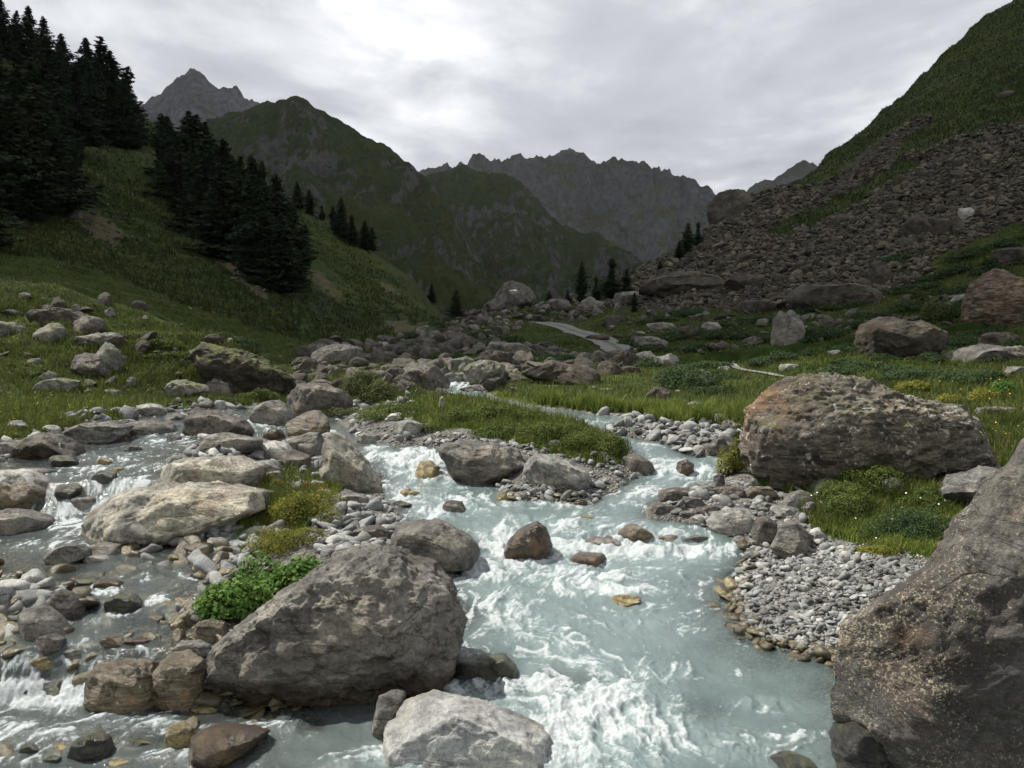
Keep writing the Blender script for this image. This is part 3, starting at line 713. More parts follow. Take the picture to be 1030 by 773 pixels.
    fmask = s.math('MULTIPLY', s.rng(fo2, .12, 1.15), s.rng(fo, .01, .12))
    wc = s.mix(mk, (.075, .092, .090), (.090, .124, .123))
    wc = s.mix(s.rng(s.noise(P, 1.3, 4, .6), .4, .65), wc, s.mix(mk, (.115, .138, .135), (.132, .172, .170)))
    wc = s.mix(s.rng(fo, 0, .7, 0, .6), wc, (.26, .32, .32))
    wc = s.mix(s.math('MULTIPLY', ae, .45), wc, (.25, .31, .305))
    h = s.math('ADD', s.math('MULTIPLY', n3, .35), s.math('ADD', s.math('MULTIPLY', n1, .45), s.math('MULTIPLY', s.math('MULTIPLY', fmask, n2), 1.2)))
    nrm = s.bump(h, .5, .022)
    body = s.node('ShaderNodeBsdfDiffuse', {'Color': wc, 'Normal': nrm}).outputs[0]
    tr = s.node('ShaderNodeBsdfTransparent', {'Color': s.mix(mk, (.80, .80, .66), (.78, .88, .86))}).outputs[0]
    m1 = s.node('ShaderNodeMixShader', {0: op, 1: tr, 2: body}).outputs[0]
    gl = s.node('ShaderNodeBsdfGlossy', {'Color': (1, 1, 1), 'Roughness': .10, 'Normal': nrm}).outputs[0]
    fr = s.node('ShaderNodeFresnel', {'IOR': 1.33, 'Normal': nrm}).outputs[0]
    m2 = s.node('ShaderNodeMixShader', {0: fr, 1: m1, 2: gl}).outputs[0]
    fd = s.bsdf(s.mix(fmask, (.18, .225, .225), s.mix(s.rng(n1, .35, .62), (.33, .37, .375), (.56, .58, .585))), .6, nrm, .2)
    m3 = s.node('ShaderNodeMixShader', {0: fmask, 1: m2, 2: fd}).outputs[0]
    o = link('water', mk_mesh('water', V2, q2, attrs=at), s.done(m3))
    tag(o, 'milky glacial stream with white rapids', kind='structure')

# ------------------------------------------------------------ rock shapes
def ico(sub):
    bm = bmesh.new(); bmesh.ops.create_icosphere(bm, subdivisions=sub, radius=1.0)
    V = np.array([v.co[:] for v in bm.verts]); Fa = np.array([[v.index for v in f.verts] for f in bm.faces]); bm.free()
    return V, Fa
ICO = {k: ico(k) for k in (1, 2, 3, 4, 5, 6, 7)}
def rand_dirs(n, rs):
    d = rs.normal(size=(n, 3)); return d / np.linalg.norm(d, axis=1)[:, None]
def poly_sphere(D, rs, nplanes=14, flat=.72, sharp=9.0):
    """radius of a faceted stone along directions D (smooth minimum over random planes)"""
    N = rand_dirs(nplanes, rs); H = flat + (1 - flat) * rs.random(nplanes)
    q = np.maximum(D @ N.T, 1e-3) / H
    q = (q ** sharp).sum(1) ** (1 / sharp)
    return 1 / np.maximum(q, .62)
def rock_shape(sub, seed, scale=(1, 1, 1), nplanes=14, flat=.7, rough=.10, strata=0.0, sharp=10):
    rs = np.random.default_rng(seed); D, Fa = ICO[sub]
    V = D * poly_sphere(D, rs, nplanes, flat, sharp)[:, None] * np.array(scale)
    o = seed * 3.17
    n1 = fbm(V[:, 0] * 1.3 + o, V[:, 1] * 1.3, V[:, 2] * 1.3, 4); 
    V = V + D * (n1 * rough * 1.5)[:, None]
    if sub >= 3:
        n2 = ridged(V[:, 0] * 3 + o, V[:, 1] * 3, V[:, 2] * 3, 4)
        V = V + D * ((n2 - .5) * rough * .6)[:, None]
    if strata > 0:
        t = V[:, 2] * 7 + n1 * 3
        V = V + D * (strata * (np.abs((t % 1) - .5) - .25))[:, None]
    return V, Fa
def resample(pts, n=220):
    p = np.array(pts, float); q = np.roll(p, -1, 0); L = np.hypot(*(q - p).T); s = np.concatenate([[0], np.cumsum(L)])
    t = np.linspace(0, s[-1], n, endpoint=False); pp = np.vstack([p, p[:1]])
    return np.stack([np.interp(t, s, pp[:, 0]), np.interp(t, s, pp[:, 1])], 1)
ROCK_FEET = []
SUNK = [(490, 676, 36, 26, .07), (568, 686, 44, 16, .09), (706, 714, 32, 14, .13), (606, 549, 24, 12, .05), (592, 562, 20, 11, .05), (310, 730, 20, 9, .08)]
HERO = []   # (colour-space outline) kept so that loose stones are not thrown inside boulders
def hero(name, label, pts, mat, dist=None, base=None, thick=.8, sub=5, seed=1, rough=.05, facets=7, cut=.80, strata=0.0, sdir=(0, 0, 1), group=None, cat='boulder', sink=.4, scut=.88, drop=0.0, foam=0.0, tiltback=0.0, sfreq=6.0):
    """a boulder with the outline it shows from the path, its own distance, true size and full thickness behind that outline"""
    p = np.array(pts, float)
    lo = p[:, 1].max(); cm = p[p[:, 1] > lo - 6][:, 0].mean()
    if dist is None:
        b = base or (cm, lo - 1)
        x, y, z, ok = wcast(*b); dist = float(y[0])
    rs = np.random.default_rng(seed)
    u, v = px2uv(p[:, 0], p[:, 1])
    # centre of the outline, slightly deeper than its foot
    w_px = np.ptp(p[:, 0]) / F * dist
    T = thick * w_px * .5
    yc = dist + T * .55
    cc = p.mean(0); cc = np.array([(p[:, 0].min() + p[:, 0].max()) / 2, (p[:, 1].min() + lo) / 2])
    uc, vc = px2uv(*cc)
    ctr = np.array([uc * yc, yc, CAMZ + vc * yc - drop])
    P2 = np.stack([u * yc - ctr[0], CAMZ + v * yc - ctr[2] - drop], 1)      # plan of the outline in the upright plane through the centre
    P2[:, 1] = np.where(P2[:, 1] < 0, P2[:, 1] * (1 + sink), P2[:, 1])
    Q = resample(P2, 260)
    th = np.arctan2(Q[:, 1], Q[:, 0]); R = np.hypot(Q[:, 0], Q[:, 1]); o = np.argsort(th); th = th[o]; R = R[o]
    D, Fa = ICO[sub]
    rho = np.hypot(D[:, 0], D[:, 2]); tt = np.arctan2(D[:, 2], D[:, 0])
    Rt = np.interp(tt, np.concatenate([th - 2 * np.pi, th, th + 2 * np.pi]), np.tile(R, 3))
    pr = rho ** .62
    V = np.stack([Rt * pr * np.cos(tt), T * np.sign(D[:, 1]) * np.abs(D[:, 1]) ** .8, Rt * pr * np.sin(tt)], 1)
    # the outline belongs to the contour seen from the path: lean the shape along the line of sight
    V[:, 2] += V[:, 1] * (vc * .35 + tiltback)
    S = np.array([np.ptp(V[:, 0]), np.ptp(V[:, 1]), np.ptp(V[:, 2])]) / 2; sz = S.mean()
    # flat broken faces, towards and away from the viewer and upwards
    nf = facets + 5
    EXT = {ax: (V[:, ax].min(), V[:, ax].max()) for ax in (0, 2)}
    for k in range(nf):
        n = rs.normal(size=3)
        if k < facets: n[1] = -abs(n[1]) * 1.2 - .35 if k % 3 else abs(n[1]) + .3
        else: n[1] *= .6
        n /= np.linalg.norm(n)
        h = (np.abs(n) * S).sum() * 0 + np.percentile(V @ n, 99) * ((cut if k < facets else scut) + .12 * rs.random())
        e = V @ n - h
        V = V - n * np.maximum(0, e)[:, None] * .97
    for ax in (0, 2):      # keep the full breadth and height after the faces are broken off
        lo_, hi_ = EXT[ax]; a_, b_ = V[:, ax].min(), V[:, ax].max(); V[:, ax] = np.where(V[:, ax] > 0, V[:, ax] * hi_ / b_, V[:, ax] * lo_ / a_)
    Nn = V / S; Nn = Nn / np.linalg.norm(Nn, axis=1)[:, None]
    f = 1.0 / sz; os_ = seed * 5.3
    a = fbm(V[:, 0] * f * 1.1 + os_, V[:, 1] * f * 1.1, V[:, 2] * f * 1.1, 3)
    b = ridged(V[:, 0] * f * 2.6 + os_, V[:, 1] * f * 2.6, V[:, 2] * f * 2.6, 6, gain=.58)
    c = fbm(V[:, 0] * 9 + os_, V[:, 1] * 9, V[:, 2] * 9, 5)
    px = dist / F
    e_ = ridged(V[:, 0] / (px * 34) + os_, V[:, 1] / (px * 34), V[:, 2] / (px * 34), 5, gain=.6)
    if w_px / px > 50: V = V + Nn * ((e_ - .5) * px * 4.2)[:, None]
    V = V + Nn * ((a * rough * .75 + (b - .5) * rough * 1.0) * sz + c * min(.03, rough * .3 * sz))[:, None]
    if strata > 0:
        sd_ = np.array(sdir, float); sd_ /= np.linalg.norm(sd_)
        t = (V @ sd_) * f * sfreq + a * 1.2 + .5 * fbm(V[:, 0] * f * 3, V[:, 1] * f * 3, V[:, 2] * f * 3 + 9, 3)
        lay = np.floor(t); fr = t - lay
        hsh = (np.sin(lay * 12.9898 + seed) * 43758.5453) % 1
        prof = (hsh - .5) + .8 * (sstep(0, .22, fr) - sstep(.7, 1, fr)) - .4
        V = V + Nn * (prof * strata * sz)[:, None]
    me = mk_mesh(name, V, Fa)
    ob = link(name, me, mat, loc=tuple(ctr)); tag(ob, label, cat, group)
    HERO.append(p)
    if foam: ROCK_FEET.append((ctr[0], dist + T * .5, w_px * .56, foam))
    return ob
# ------------------------------------------------------------ stone materials
G = rock_mat
M_GREYB = G('grey_gneiss', (0.069, 0.066, 0.059), (0.155, 0.147, 0.133), (0.297, 0.282, 0.255), 1.0, lichen=.35, lichen_col=(.30, .28, .22), strata=.3, strata_dir=(.5, .6, 0))
M_GREYW = G('grey_gneiss_wet_foot', (0.069, 0.066, 0.059), (0.155, 0.147, 0.133), (0.285, 0.271, 0.245), 1.0, lichen=.25, lichen_col=(.30, .28, .22), strata=.3, strata_dir=(.5, .6, 0), wetband=.16)
M_PALE = G('pale_slate', (0.175, 0.180, 0.175), (0.314, 0.320, 0.309), (0.465, 0.465, 0.435), .9, strata=.5, strata_dir=(0, 1.1, .4), rough=.7, bumpy=.7)
M_PALEG = G('pale_grey_stone', (0.116, 0.114, 0.107), (0.222, 0.219, 0.206), (0.374, 0.367, 0.346), 1.2, lichen=.3, lichen_col=(.42, .40, .34))
M_TAN = G('tan_granite', (0.129, 0.125, 0.106), (0.281, 0.271, 0.232), (0.469, 0.453, 0.386), 1.4, lichen=.3, lichen_col=(.17, .16, .13), orange=.25)
M_MAROON = G('maroon_rock', (0.051, 0.046, 0.040), (0.111, 0.100, 0.089), (0.212, 0.190, 0.169), 1.1, lichen=.35, lichen_col=(.30, .28, .25))
M_MAROONW = G('maroon_rock_wet_foot', (0.055, 0.050, 0.044), (0.122, 0.110, 0.098), (0.234, 0.210, 0.187), 1.1, lichen=.2, lichen_col=(.30, .28, .25), wetband=1.02)
M_WETB = G('wet_brown_rock', (0.021, 0.013, 0.007), (0.057, 0.036, 0.018), (0.115, 0.081, 0.040), 1.6, rough=.22, spec=.6, orange=.25)
M_WETD = G('wet_dark_rock', (0.011, 0.010, 0.009), (0.026, 0.024, 0.019), (0.056, 0.053, 0.041), 1.5, rough=.25, spec=.6, moss=.5)
M_YEL = G('algae_yellow_rock', (0.081, 0.063, 0.023), (0.218, 0.178, 0.081), (0.391, 0.333, 0.172), 1.5, rough=.4, spec=.45)
M_BIGR = G('layered_brown_rock', (.050, .043, .035), (.135, .119, .096), (.265, .242, .205), .75, lichen=1.0, lichen_col=(.42, .41, .38), strata=.6, strata_dir=(.12, -.12, 0), orange=.35, ox=(-.75, -1.35), moss=.3, lsc=.8)
M_SHADE_ROCK = G('shade_painted_mossy_rock', (.016, .013, .010), (.036, .031, .023), (.075, .068, .050), 1.0, lichen=.2, moss=.9)  # mossy rock, its brown darkened to paint in the steep bank's shade
M_NEAR = G('brown_lichen_rock', (0.047, 0.043, 0.039), (0.090, 0.084, 0.076), (0.155, 0.144, 0.130), 1.3, lichen=.9, lichen_col=(.34, .30, .21), lsc=1.9, orange=.12, rough=.7, strata=.25, strata_dir=(.9, .6, 0), spec=.35)
M_DARKR = G('dark_brown_rock', (0.028, 0.024, 0.020), (0.065, 0.056, 0.045), (0.127, 0.109, 0.089), .8, lichen=.3, lichen_col=(.24, .20, .17), orange=.15, strata=.3)
M_STREAK = G('streaked_orange_rock', (0.054, 0.045, 0.038), (0.153, 0.108, 0.077), (0.297, 0.243, 0.189), .6, strata=.95, strata_dir=(.3, 1.25, 0), orange=.4)
M_MOSSY = G('mossy_grey_rock', (0.087, 0.085, 0.080), (0.178, 0.175, 0.165), (0.309, 0.304, 0.286), 1.0, lichen=.5, lichen_col=(.27, .27, .16), moss=.7)
M_FALLR = G('stained_wet_rock', (0.045, 0.032, 0.016), (0.135, 0.108, 0.067), (0.270, 0.243, 0.180), 1.5, orange=.6, rough=.3, spec=.5, strata=.6, strata_dir=(0, 1.4, 0))
M_SLAB = G('dark_slab', (0.062, 0.061, 0.057), (0.130, 0.128, 0.120), (0.235, 0.230, 0.217), .9, strata=.85, lichen=.3)
M_WSTONE = G('whitish_boulder', (0.247, 0.243, 0.228), (0.421, 0.413, 0.389), (0.619, 0.608, 0.571), 1.1, lichen=.2, lichen_col=(.16, .15, .12), wetband=.78)

M_SCREEB = G('brown_outcrop', (.048, .041, .032), (.095, .083, .066), (.165, .147, .118), .7, lichen=.3, lichen_col=(.22, .2, .16), strata=.5, strata_dir=(.3, .2, 0))

def blob(c, r, w_, h_, seed, n=11, flatb=.6, lean=0.0):
    """a lumpy outline for a smaller stone: centre of its foot (c, r), width and height in the picture"""
    rs = np.random.default_rng(seed); t = np.linspace(0, 2 * math.pi, n, endpoint=False)
    t = t + rs.normal(size=n) * .14; q = 1 + .17 * rs.normal(size=n).clip(-1.3, 1.0)
    x = np.cos(t) * w_ / 2 * q; y = np.sin(t) * h_ / 2 * q
    x = x + lean * y
    y = np.where(y < 0, y * flatb, y) + h_ / 2 * .9
    return [(c + a, r - b) for a, b in zip(x, y)]

# ------------------------------------------------------------ boulders in and beside the stream
hero('boulder', 'huge rough grey boulder in the middle foreground between both arms of the stream',
     [(217, 655), (230, 640), (262, 616), (300, 590), (332, 566), (372, 551), (398, 556), (412, 566), (436, 574), (455, 595), (465, 622), (463, 650), (450, 680), (425, 693), (395, 697), (350, 700), (300, 700), (262, 700), (238, 684), (222, 668)],
     M_GREYW, base=(340, 706), thick=1.0, sub=7, seed=3, rough=.10, facets=12, cut=.80, strata=.02, sdir=(.5, -.3, .8), sink=.1, foam=.5)
hero('boulder', 'grey rounded boulder just behind the huge rough one, water foaming at its right end',
     [(396, 540), (402, 530), (418, 525), (440, 525), (455, 529), (470, 538), (483, 552), (478, 563), (450, 568), (420, 569), (400, 562)], M_GREYB, thick=1.0, sub=5, seed=14, rough=.08, facets=8, foam=.9)
hero('boulder', 'wet chocolate-brown boulder alone in the white rapids',
     [(506, 553), (513, 540), (528, 530), (540, 525), (550, 531), (556, 548), (549, 562), (530, 566), (512, 563)], M_WETB, thick=.9, sub=5, seed=23, rough=.05, facets=7, foam=1.0)
hero('boulder', 'tall pointed grey-tan boulder at the left of the middle cascade',
     [(322, 452), (327, 438), (336, 434), (347, 441), (366, 464), (386, 487), (380, 493), (356, 492), (336, 490), (324, 474)], M_TAN, thick=.8, sub=5, seed=31, rough=.08, facets=8, foam=.3)
hero('boulder', 'broad flat tan boulder below the small waterfall on the left',
     [(90, 530), (97, 516), (112, 504), (133, 495), (160, 491), (200, 489), (238, 490), (262, 496), (268, 508), (240, 522), (215, 532), (180, 538), (135, 541), (100, 540)], M_TAN, thick=.9, sub=6, seed=42, rough=.09, facets=8, foam=.3)
hero('boulder', 'low whitish-brown slab behind the broad flat tan boulder',
     [(160, 486), (163, 472), (182, 463), (212, 460), (240, 462), (258, 470), (266, 484), (240, 492), (200, 494), (170, 493)], M_TAN, thick=.8, sub=5, seed=52, rough=.09, facets=8)
hero('boulder', 'large whitish boulder at the left edge beside the small waterfall',
     [(-26, 490), (-18, 477), (8, 473), (32, 474), (44, 483), (53, 493), (54, 503), (42, 512), (10, 514), (-20, 512)], M_WSTONE, thick=.9, sub=5, seed=61, rough=.05, facets=8, foam=.4)
hero('boulder', 'smooth grey boulder just below the large whitish one at the left edge',
     [(-24, 526), (-16, 516), (8, 513), (32, 516), (47, 524), (49, 531), (30, 536), (-10, 537)], M_GREYB, thick=.9, sub=5, seed=73, rough=.05, facets=6)
hero('boulder', 'maroon-brown domed boulder with a white stone on its top, left of the upper rapids',
     [(16, 457), (24, 447), (38, 438), (50, 436), (66, 439), (75, 448), (83, 457), (70, 462), (40, 462), (20, 461)], M_MAROONW, thick=.9, sub=5, seed=81, rough=.05, facets=7)
hero('boulder', 'dark flat slab with the stacked stone cairn on it',
     [(66, 436), (72, 431), (90, 425), (112, 425), (128, 430), (130, 438), (118, 443), (90, 447), (70, 446)], M_SLAB, thick=1.0, sub=5, seed=92, rough=.05, facets=8, strata=.04)
hero('boulder', 'low brown slab stretching right of the cairn slab across the upper arm',
     [(126, 434), (130, 426), (150, 423), (168, 427), (178, 433), (168, 438), (145, 438), (130, 438)], M_SLAB, thick=.9, sub=4, seed=93, rough=.05, facets=8)
hero('boulder', 'large dark rounded boulder in the fork where the upper stream divides',
     [(189, 432), (191, 420), (200, 413), (213, 414), (228, 418), (244, 423), (254, 433), (245, 438), (220, 440), (196, 438)], M_MAROON, thick=.9, sub=5, seed=101, rough=.06, facets=8, foam=.4)
hero('boulder', 'striped brown boulder standing alone right of the upper channel',
     [(252, 420), (258, 410), (268, 404), (280, 403), (288, 408), (296, 418), (292, 427), (276, 429), (260, 427)], M_GREYB, thick=.9, sub=5, seed=112, rough=.06, facets=6, foam=.5)
hero('boulder', 'rugged maroon boulder with pale lichen against the grassy bank',
     [(288, 412), (291, 398), (296, 390), (312, 386), (330, 388), (345, 393), (352, 405), (348, 415), (330, 418), (300, 416)], M_MAROON, thick=.8, sub=5, seed=123, rough=.11, facets=9)
hero('boulder', 'square boulder with an orange stain below the rugged maroon one',
     [(289, 428), (292, 420), (305, 415), (322, 413), (332, 420), (332, 434), (322, 438), (300, 439), (290, 436)], M_FALLR, thick=.9, sub=5, seed=131, rough=.05, facets=12, cut=.7)
hero('boulder', 'grey ragged rock with a tiny stone stack on its peak',
     [(286, 450), (296, 441), (310, 436), (322, 435), (327, 446), (322, 458), (305, 461), (290, 458)], M_GREYB, thick=.9, sub=5, seed=134, rough=.1, facets=8)
hero('boulder', 'long purple-grey rock in the cobbles on the near side of the forked channel',
     [(198, 448), (206, 440), (225, 436), (248, 440), (262, 444), (262, 452), (235, 456), (205, 455)], M_GREYB, thick=.9, sub=5, seed=139, rough=.05, facets=6)
hero('boulder', 'white rounded rock on the cobbles left of the tall pointed boulder',
     [(258, 456), (264, 447), (276, 443), (288, 447), (298, 458), (288, 466), (268, 466)], M_WSTONE, thick=.9, sub=4, seed=138, rough=.05, facets=6)
hero('boulder', 'small dark maroon rock at the lip of the narrow upper channel',
     [(262, 440), (272, 432), (281, 431), (287, 440), (275, 443)], M_WETB, thick=.9, sub=4, seed=140, rough=.05, facets=8, foam=.5)
hero('boulder', 'large purplish boulder at the right foot of the middle cascade',
     [(442, 452), (448, 446), (462, 443), (478, 446), (500, 448), (520, 453), (530, 466), (526, 482), (505, 486), (480, 486), (458, 483), (448, 466)], M_GREYB, thick=.9, sub=6, seed=144, rough=.08, facets=9, foam=.5)
hero('boulder', 'pale pinkish boulder beside the large purplish one, below the bushes',
     [(527, 478), (530, 466), (538, 457), (552, 458), (570, 464), (586, 472), (596, 484), (590, 491), (560, 490), (536, 488)], M_PALEG, thick=.9, sub=5, seed=152, rough=.07, facets=9)
hero('boulder', 'dark boulder at the right tip of the bushy island',
     [(622, 470), (626, 460), (640, 457), (654, 464), (660, 473), (648, 477), (628, 477)], M_MAROON, thick=.9, sub=4, seed=155, rough=.05, facets=8, foam=.6)
hero('boulder', 'orange-brown wet rock between the two white chutes on the right',
     [(679, 475), (682, 465), (690, 462), (698, 467), (698, 476), (688, 479)], M_WETB, thick=.9, sub=4, seed=157, rough=.05, facets=8, foam=.6)
hero('boulder', 'pale slate boulder cut off by the bottom edge, its cracked face lit',
     [(388, 778), (389, 745), (392, 722), (405, 706), (430, 704), (458, 708), (480, 714), (505, 722), (532, 732), (552, 741), (562, 756), (570, 778), (560, 830), (400, 830)],
     M_PALE, dist=4.75, thick=.9, sub=6, seed=163, rough=.035, facets=8, cut=.78, foam=.3)
hero('boulder', 'bluish-grey block leaning on the left of the pale slate boulder',
     [(374, 730), (381, 700), (390, 695), (408, 697), (400, 712), (392, 735), (380, 745)], M_GREYB, thick=1.0, sub=4, seed=166, rough=.05, facets=9, base=(385, 742))
hero('boulder', 'giant brown rock spotted with cream lichen filling the right edge',
     [(840, 690), (850, 676), (864, 662), (890, 645), (918, 622), (946, 596), (972, 570), (994, 542), (1012, 514), (1028, 488), (1044, 464), (1064, 444), (1092, 428), (1130, 414), (1200, 408), (1290, 460), (1330, 600), (1300, 860), (1130, 960), (1050, 900), (985, 830), (940, 768), (905, 724), (866, 704)],
     M_NEAR, dist=4.45, thick=.30, sub=7, seed=175, rough=.055, facets=14, cut=.80, strata=.012, sdir=(.8, 0, .5), sink=.0)
hero('boulder', 'black wet mossy rock under the overhang of the giant brown one',
     [(838, 742), (842, 730), (856, 724), (874, 728), (884, 742), (900, 775), (880, 790), (848, 780)], M_WETD, dist=4.55, thick=.9, sub=5, seed=184, rough=.05, facets=5, foam=.4)
hero('boulder', 'low black rock awash at the bottom edge left of the mossy one',
     [(772, 778), (778, 762), (795, 757), (815, 764), (826, 778), (800, 790)], M_WETD, dist=4.72, thick=.9, sub=4, seed=186, rough=.05, facets=5, foam=.5)
hero('boulder', 'rust-stained wet rock with water running over it, left half of the lower dam',
     [(88, 700), (90, 678), (104, 665), (122, 661), (146, 662), (160, 674), (166, 700), (150, 714), (120, 718), (95, 715)], M_FALLR, base=(128, 716), thick=.7, sub=5, seed=193, rough=.08, facets=9, foam=.5)
hero('boulder', 'pale rounded rock with a rusty foot, right half of the lower dam',
     [(152, 690), (158, 672), (172, 660), (192, 656), (204, 664), (210, 684), (204, 706), (180, 712), (160, 710)], M_FALLR, base=(182, 712), thick=.8, sub=5, seed=197, rough=.06, facets=8)
hero('boulder', 'flat grey rock capping the dam beside the huge rough boulder',
     [(172, 655), (182, 646), (200, 644), (214, 650), (216, 660), (200, 663), (182, 661)], M_GREYB, thick=.9, sub=4, seed=203, rough=.06, facets=9, base=(194, 664))
hero('boulder', 'bright white angular rock under the leafy green plant',
     [(193, 640), (196, 628), (208, 624), (224, 627), (229, 637), (220, 648), (205, 648)], M_WSTONE, thick=.9, sub=4, seed=213, rough=.04, facets=10, cut=.7)
hero('boulder', 'flat dark purple rock awash near the bottom left',
     [(190, 756), (196, 740), (212, 732), (240, 733), (268, 741), (250, 752), (225, 766), (200, 768)], M_WETB, thick=.9, sub=5, seed=224, rough=.05, facets=8, foam=.6)
hero('boulder', 'rock with a yellow mossy cap near the bottom left',
     [(167, 742), (172, 730), (184, 726), (195, 733), (196, 747), (184, 755), (170, 752)], M_YEL, thick=.9, sub=4, seed=226, rough=.05, facets=6, foam=.4)
hero('boulder', 'brown-green dome of rock at the bottom left corner group',
     [(72, 758), (80, 743), (96, 737), (108, 744), (114, 756), (100, 764), (80, 764)], M_WETD, thick=.9, sub=4, seed=228, rough=.05, facets=6, foam=.4)
hero('boulder', 'olive-brown dome of rock in the small rapid on the left',
     [(104, 612), (110, 602), (122, 596), (136, 599), (143, 608), (136, 616), (118, 618)], M_WETD, thick=.9, sub=4, seed=234, rough=.05, facets=6, foam=.9)
hero('boulder', 'dark grey wedge-shaped boulder in the still left pool',
     [(46, 568), (52, 555), (66, 547), (80, 547), (88, 555), (90, 563), (70, 567)], M_GREYB, thick=.9, sub=4, seed=236, rough=.05, facets=9, cut=.72)
hero('boulder', 'reddish-brown boulder at the right of the lower left cobble heap',
     [(48, 614), (50, 600), (60, 593), (72, 596), (82, 608), (82, 618), (68, 624), (52, 622)], M_MAROON, thick=.9, sub=4, seed=239, rough=.04, facets=6, foam=.4)
hero('boulder', 'saddle-shaped grey boulder in front of the lower left cobble heap',
     [(18, 622), (26, 612), (42, 610), (56, 622), (68, 634), (62, 642), (38, 643), (20, 636)], M_GREYB, thick=.9, sub=4, seed=241, rough=.04, facets=6)
hero('boulder', 'oval red-grey boulder lying at the very front of the lower left cobble heap',
     [(35, 648), (40, 640), (52, 638), (64, 643), (64, 651), (48, 656), (38, 654)], M_MAROON, thick=.9, sub=4, seed=243, rough=.04, facets=5)
# the big layered outcrop and its company
hero('rock_outcrop', 'big long layered brown rock with white lichen and an orange left face, right bank',
     [(750, 452), (752, 430), (757, 412), (772, 398), (792, 386), (815, 380), (840, 378), (868, 386), (890, 397), (905, 402), (945, 405), (975, 415), (994, 422), (1000, 434), (992, 448), (986, 462), (950, 466), (905, 470), (860, 482), (810, 493), (765, 486)],
     M_BIGR, base=(790, 494), thick=.5, sub=7, seed=257, rough=.10, scut=.97, facets=12, cut=.82, strata=.012, sdir=(-.14, .1, 1), sfreq=12)
hero('boulder', 'dark weathered slab tilted in the grass behind the giant brown rock',
     [(940, 494), (958, 490), (966, 478), (990, 470), (1016, 476), (1030, 492), (1010, 512), (985, 512), (962, 505)], M_SLAB, base=(985, 516), thick=1.0, sub=5, seed=271, rough=.07, facets=9)
hero('boulder', 'dark oval rock leaning at the end of the rock pier',
     [(756, 535), (760, 524), (770, 519), (780, 526), (782, 542), (774, 550), (760, 549)], M_MAROON, thick=.9, sub=4, seed=282, rough=.04, facets=6)
hero('boulder', 'triangular grey-brown rock ending the pier at the gravel bar',
     [(774, 548), (782, 530), (800, 524), (818, 534), (823, 546), (806, 560), (792, 562)], M_GREYB, thick=.9, sub=5, seed=284, rough=.06, facets=10, cut=.72)
hero('boulder', 'broad low pinkish slab in the middle of the rock pier',
     [(710, 526), (718, 518), (738, 514), (758, 512), (764, 522), (756, 536), (735, 537), (716, 532)], M_PALEG, thick=.9, sub=5, seed=286, rough=.05, facets=10)
hero('boulder', 'yellow-green lichen boulder above the rock pier',
     [(788, 506), (794, 497), (806, 493), (816, 497), (818, 508), (806, 512), (794, 511)], M_MOSSY, thick=.9, sub=4, seed=288, rough=.04, facets=6)
hero('boulder', 'greenish-white boulder against the foot of the layered rock',
     [(814, 492), (822, 484), (834, 481), (844, 486), (840, 495), (822, 498)], M_MOSSY, thick=.9, sub=4, seed=289, rough=.04, facets=6)
hero('boulder', 'rounded whitish rock half sunk in the grass under the layered slab',
     [(882, 494), (888, 484), (900, 480), (908, 486), (908, 496), (892, 498)], M_PALEG, thick=.9, sub=4, seed=290, rough=.04, facets=6)
PIER = [(668, 517, 30, 10, M_MAROON, 'flat brown tip stone of the rock pier'), (683, 505, 42, 15, M_MAROON, 'long brown slab on the stream side of the pier'), (697, 513, 24, 14, M_SLAB, 'dark wedge stone second from the pier tip'),
        (688, 521, 24, 7, M_SLAB, 'thin flat stone at the water line of the pier'), (712, 520, 24, 12, M_MAROON, 'rust-footed stone in the pier beside the broad pinkish slab'), (738, 507, 26, 18, M_MAROON, 'dark rounded block on the upper side of the pier'),
        (724, 492, 12, 16, M_SLAB, 'small upright stone standing behind the pier'), (748, 512, 28, 10, M_GREYB, 'narrow tilted slab bridging the middle of the pier'), (766, 505, 28, 18, M_WSTONE, 'black and white split rock above the pier'),
        (705, 497, 22, 9, M_PALEG, 'pale flat stone at the stream end of the pier'), (730, 498, 26, 10, M_MAROON, 'flat brown stone leaning on the small upright one'), (790, 521, 34, 14, M_PALEG, 'pale grey stone between the lichen boulder and the oval rock'),
        (814, 522, 14, 18, M_PALEG, 'upright pale stone at the edge of the turf right of the pier'), (772, 515, 24, 10, M_GREYB, 'small grey stone above the dark oval rock')]
for i, (c_, r_, w_, h_, m_, lb) in enumerate(PIER):
    hero('boulder', lb, blob(c_, r_, w_, h_, 300 + i), m_, thick=.9, sub=4, seed=300 + i, rough=.05, facets=10, cut=.74, group='rocks of the pier on the right bank')

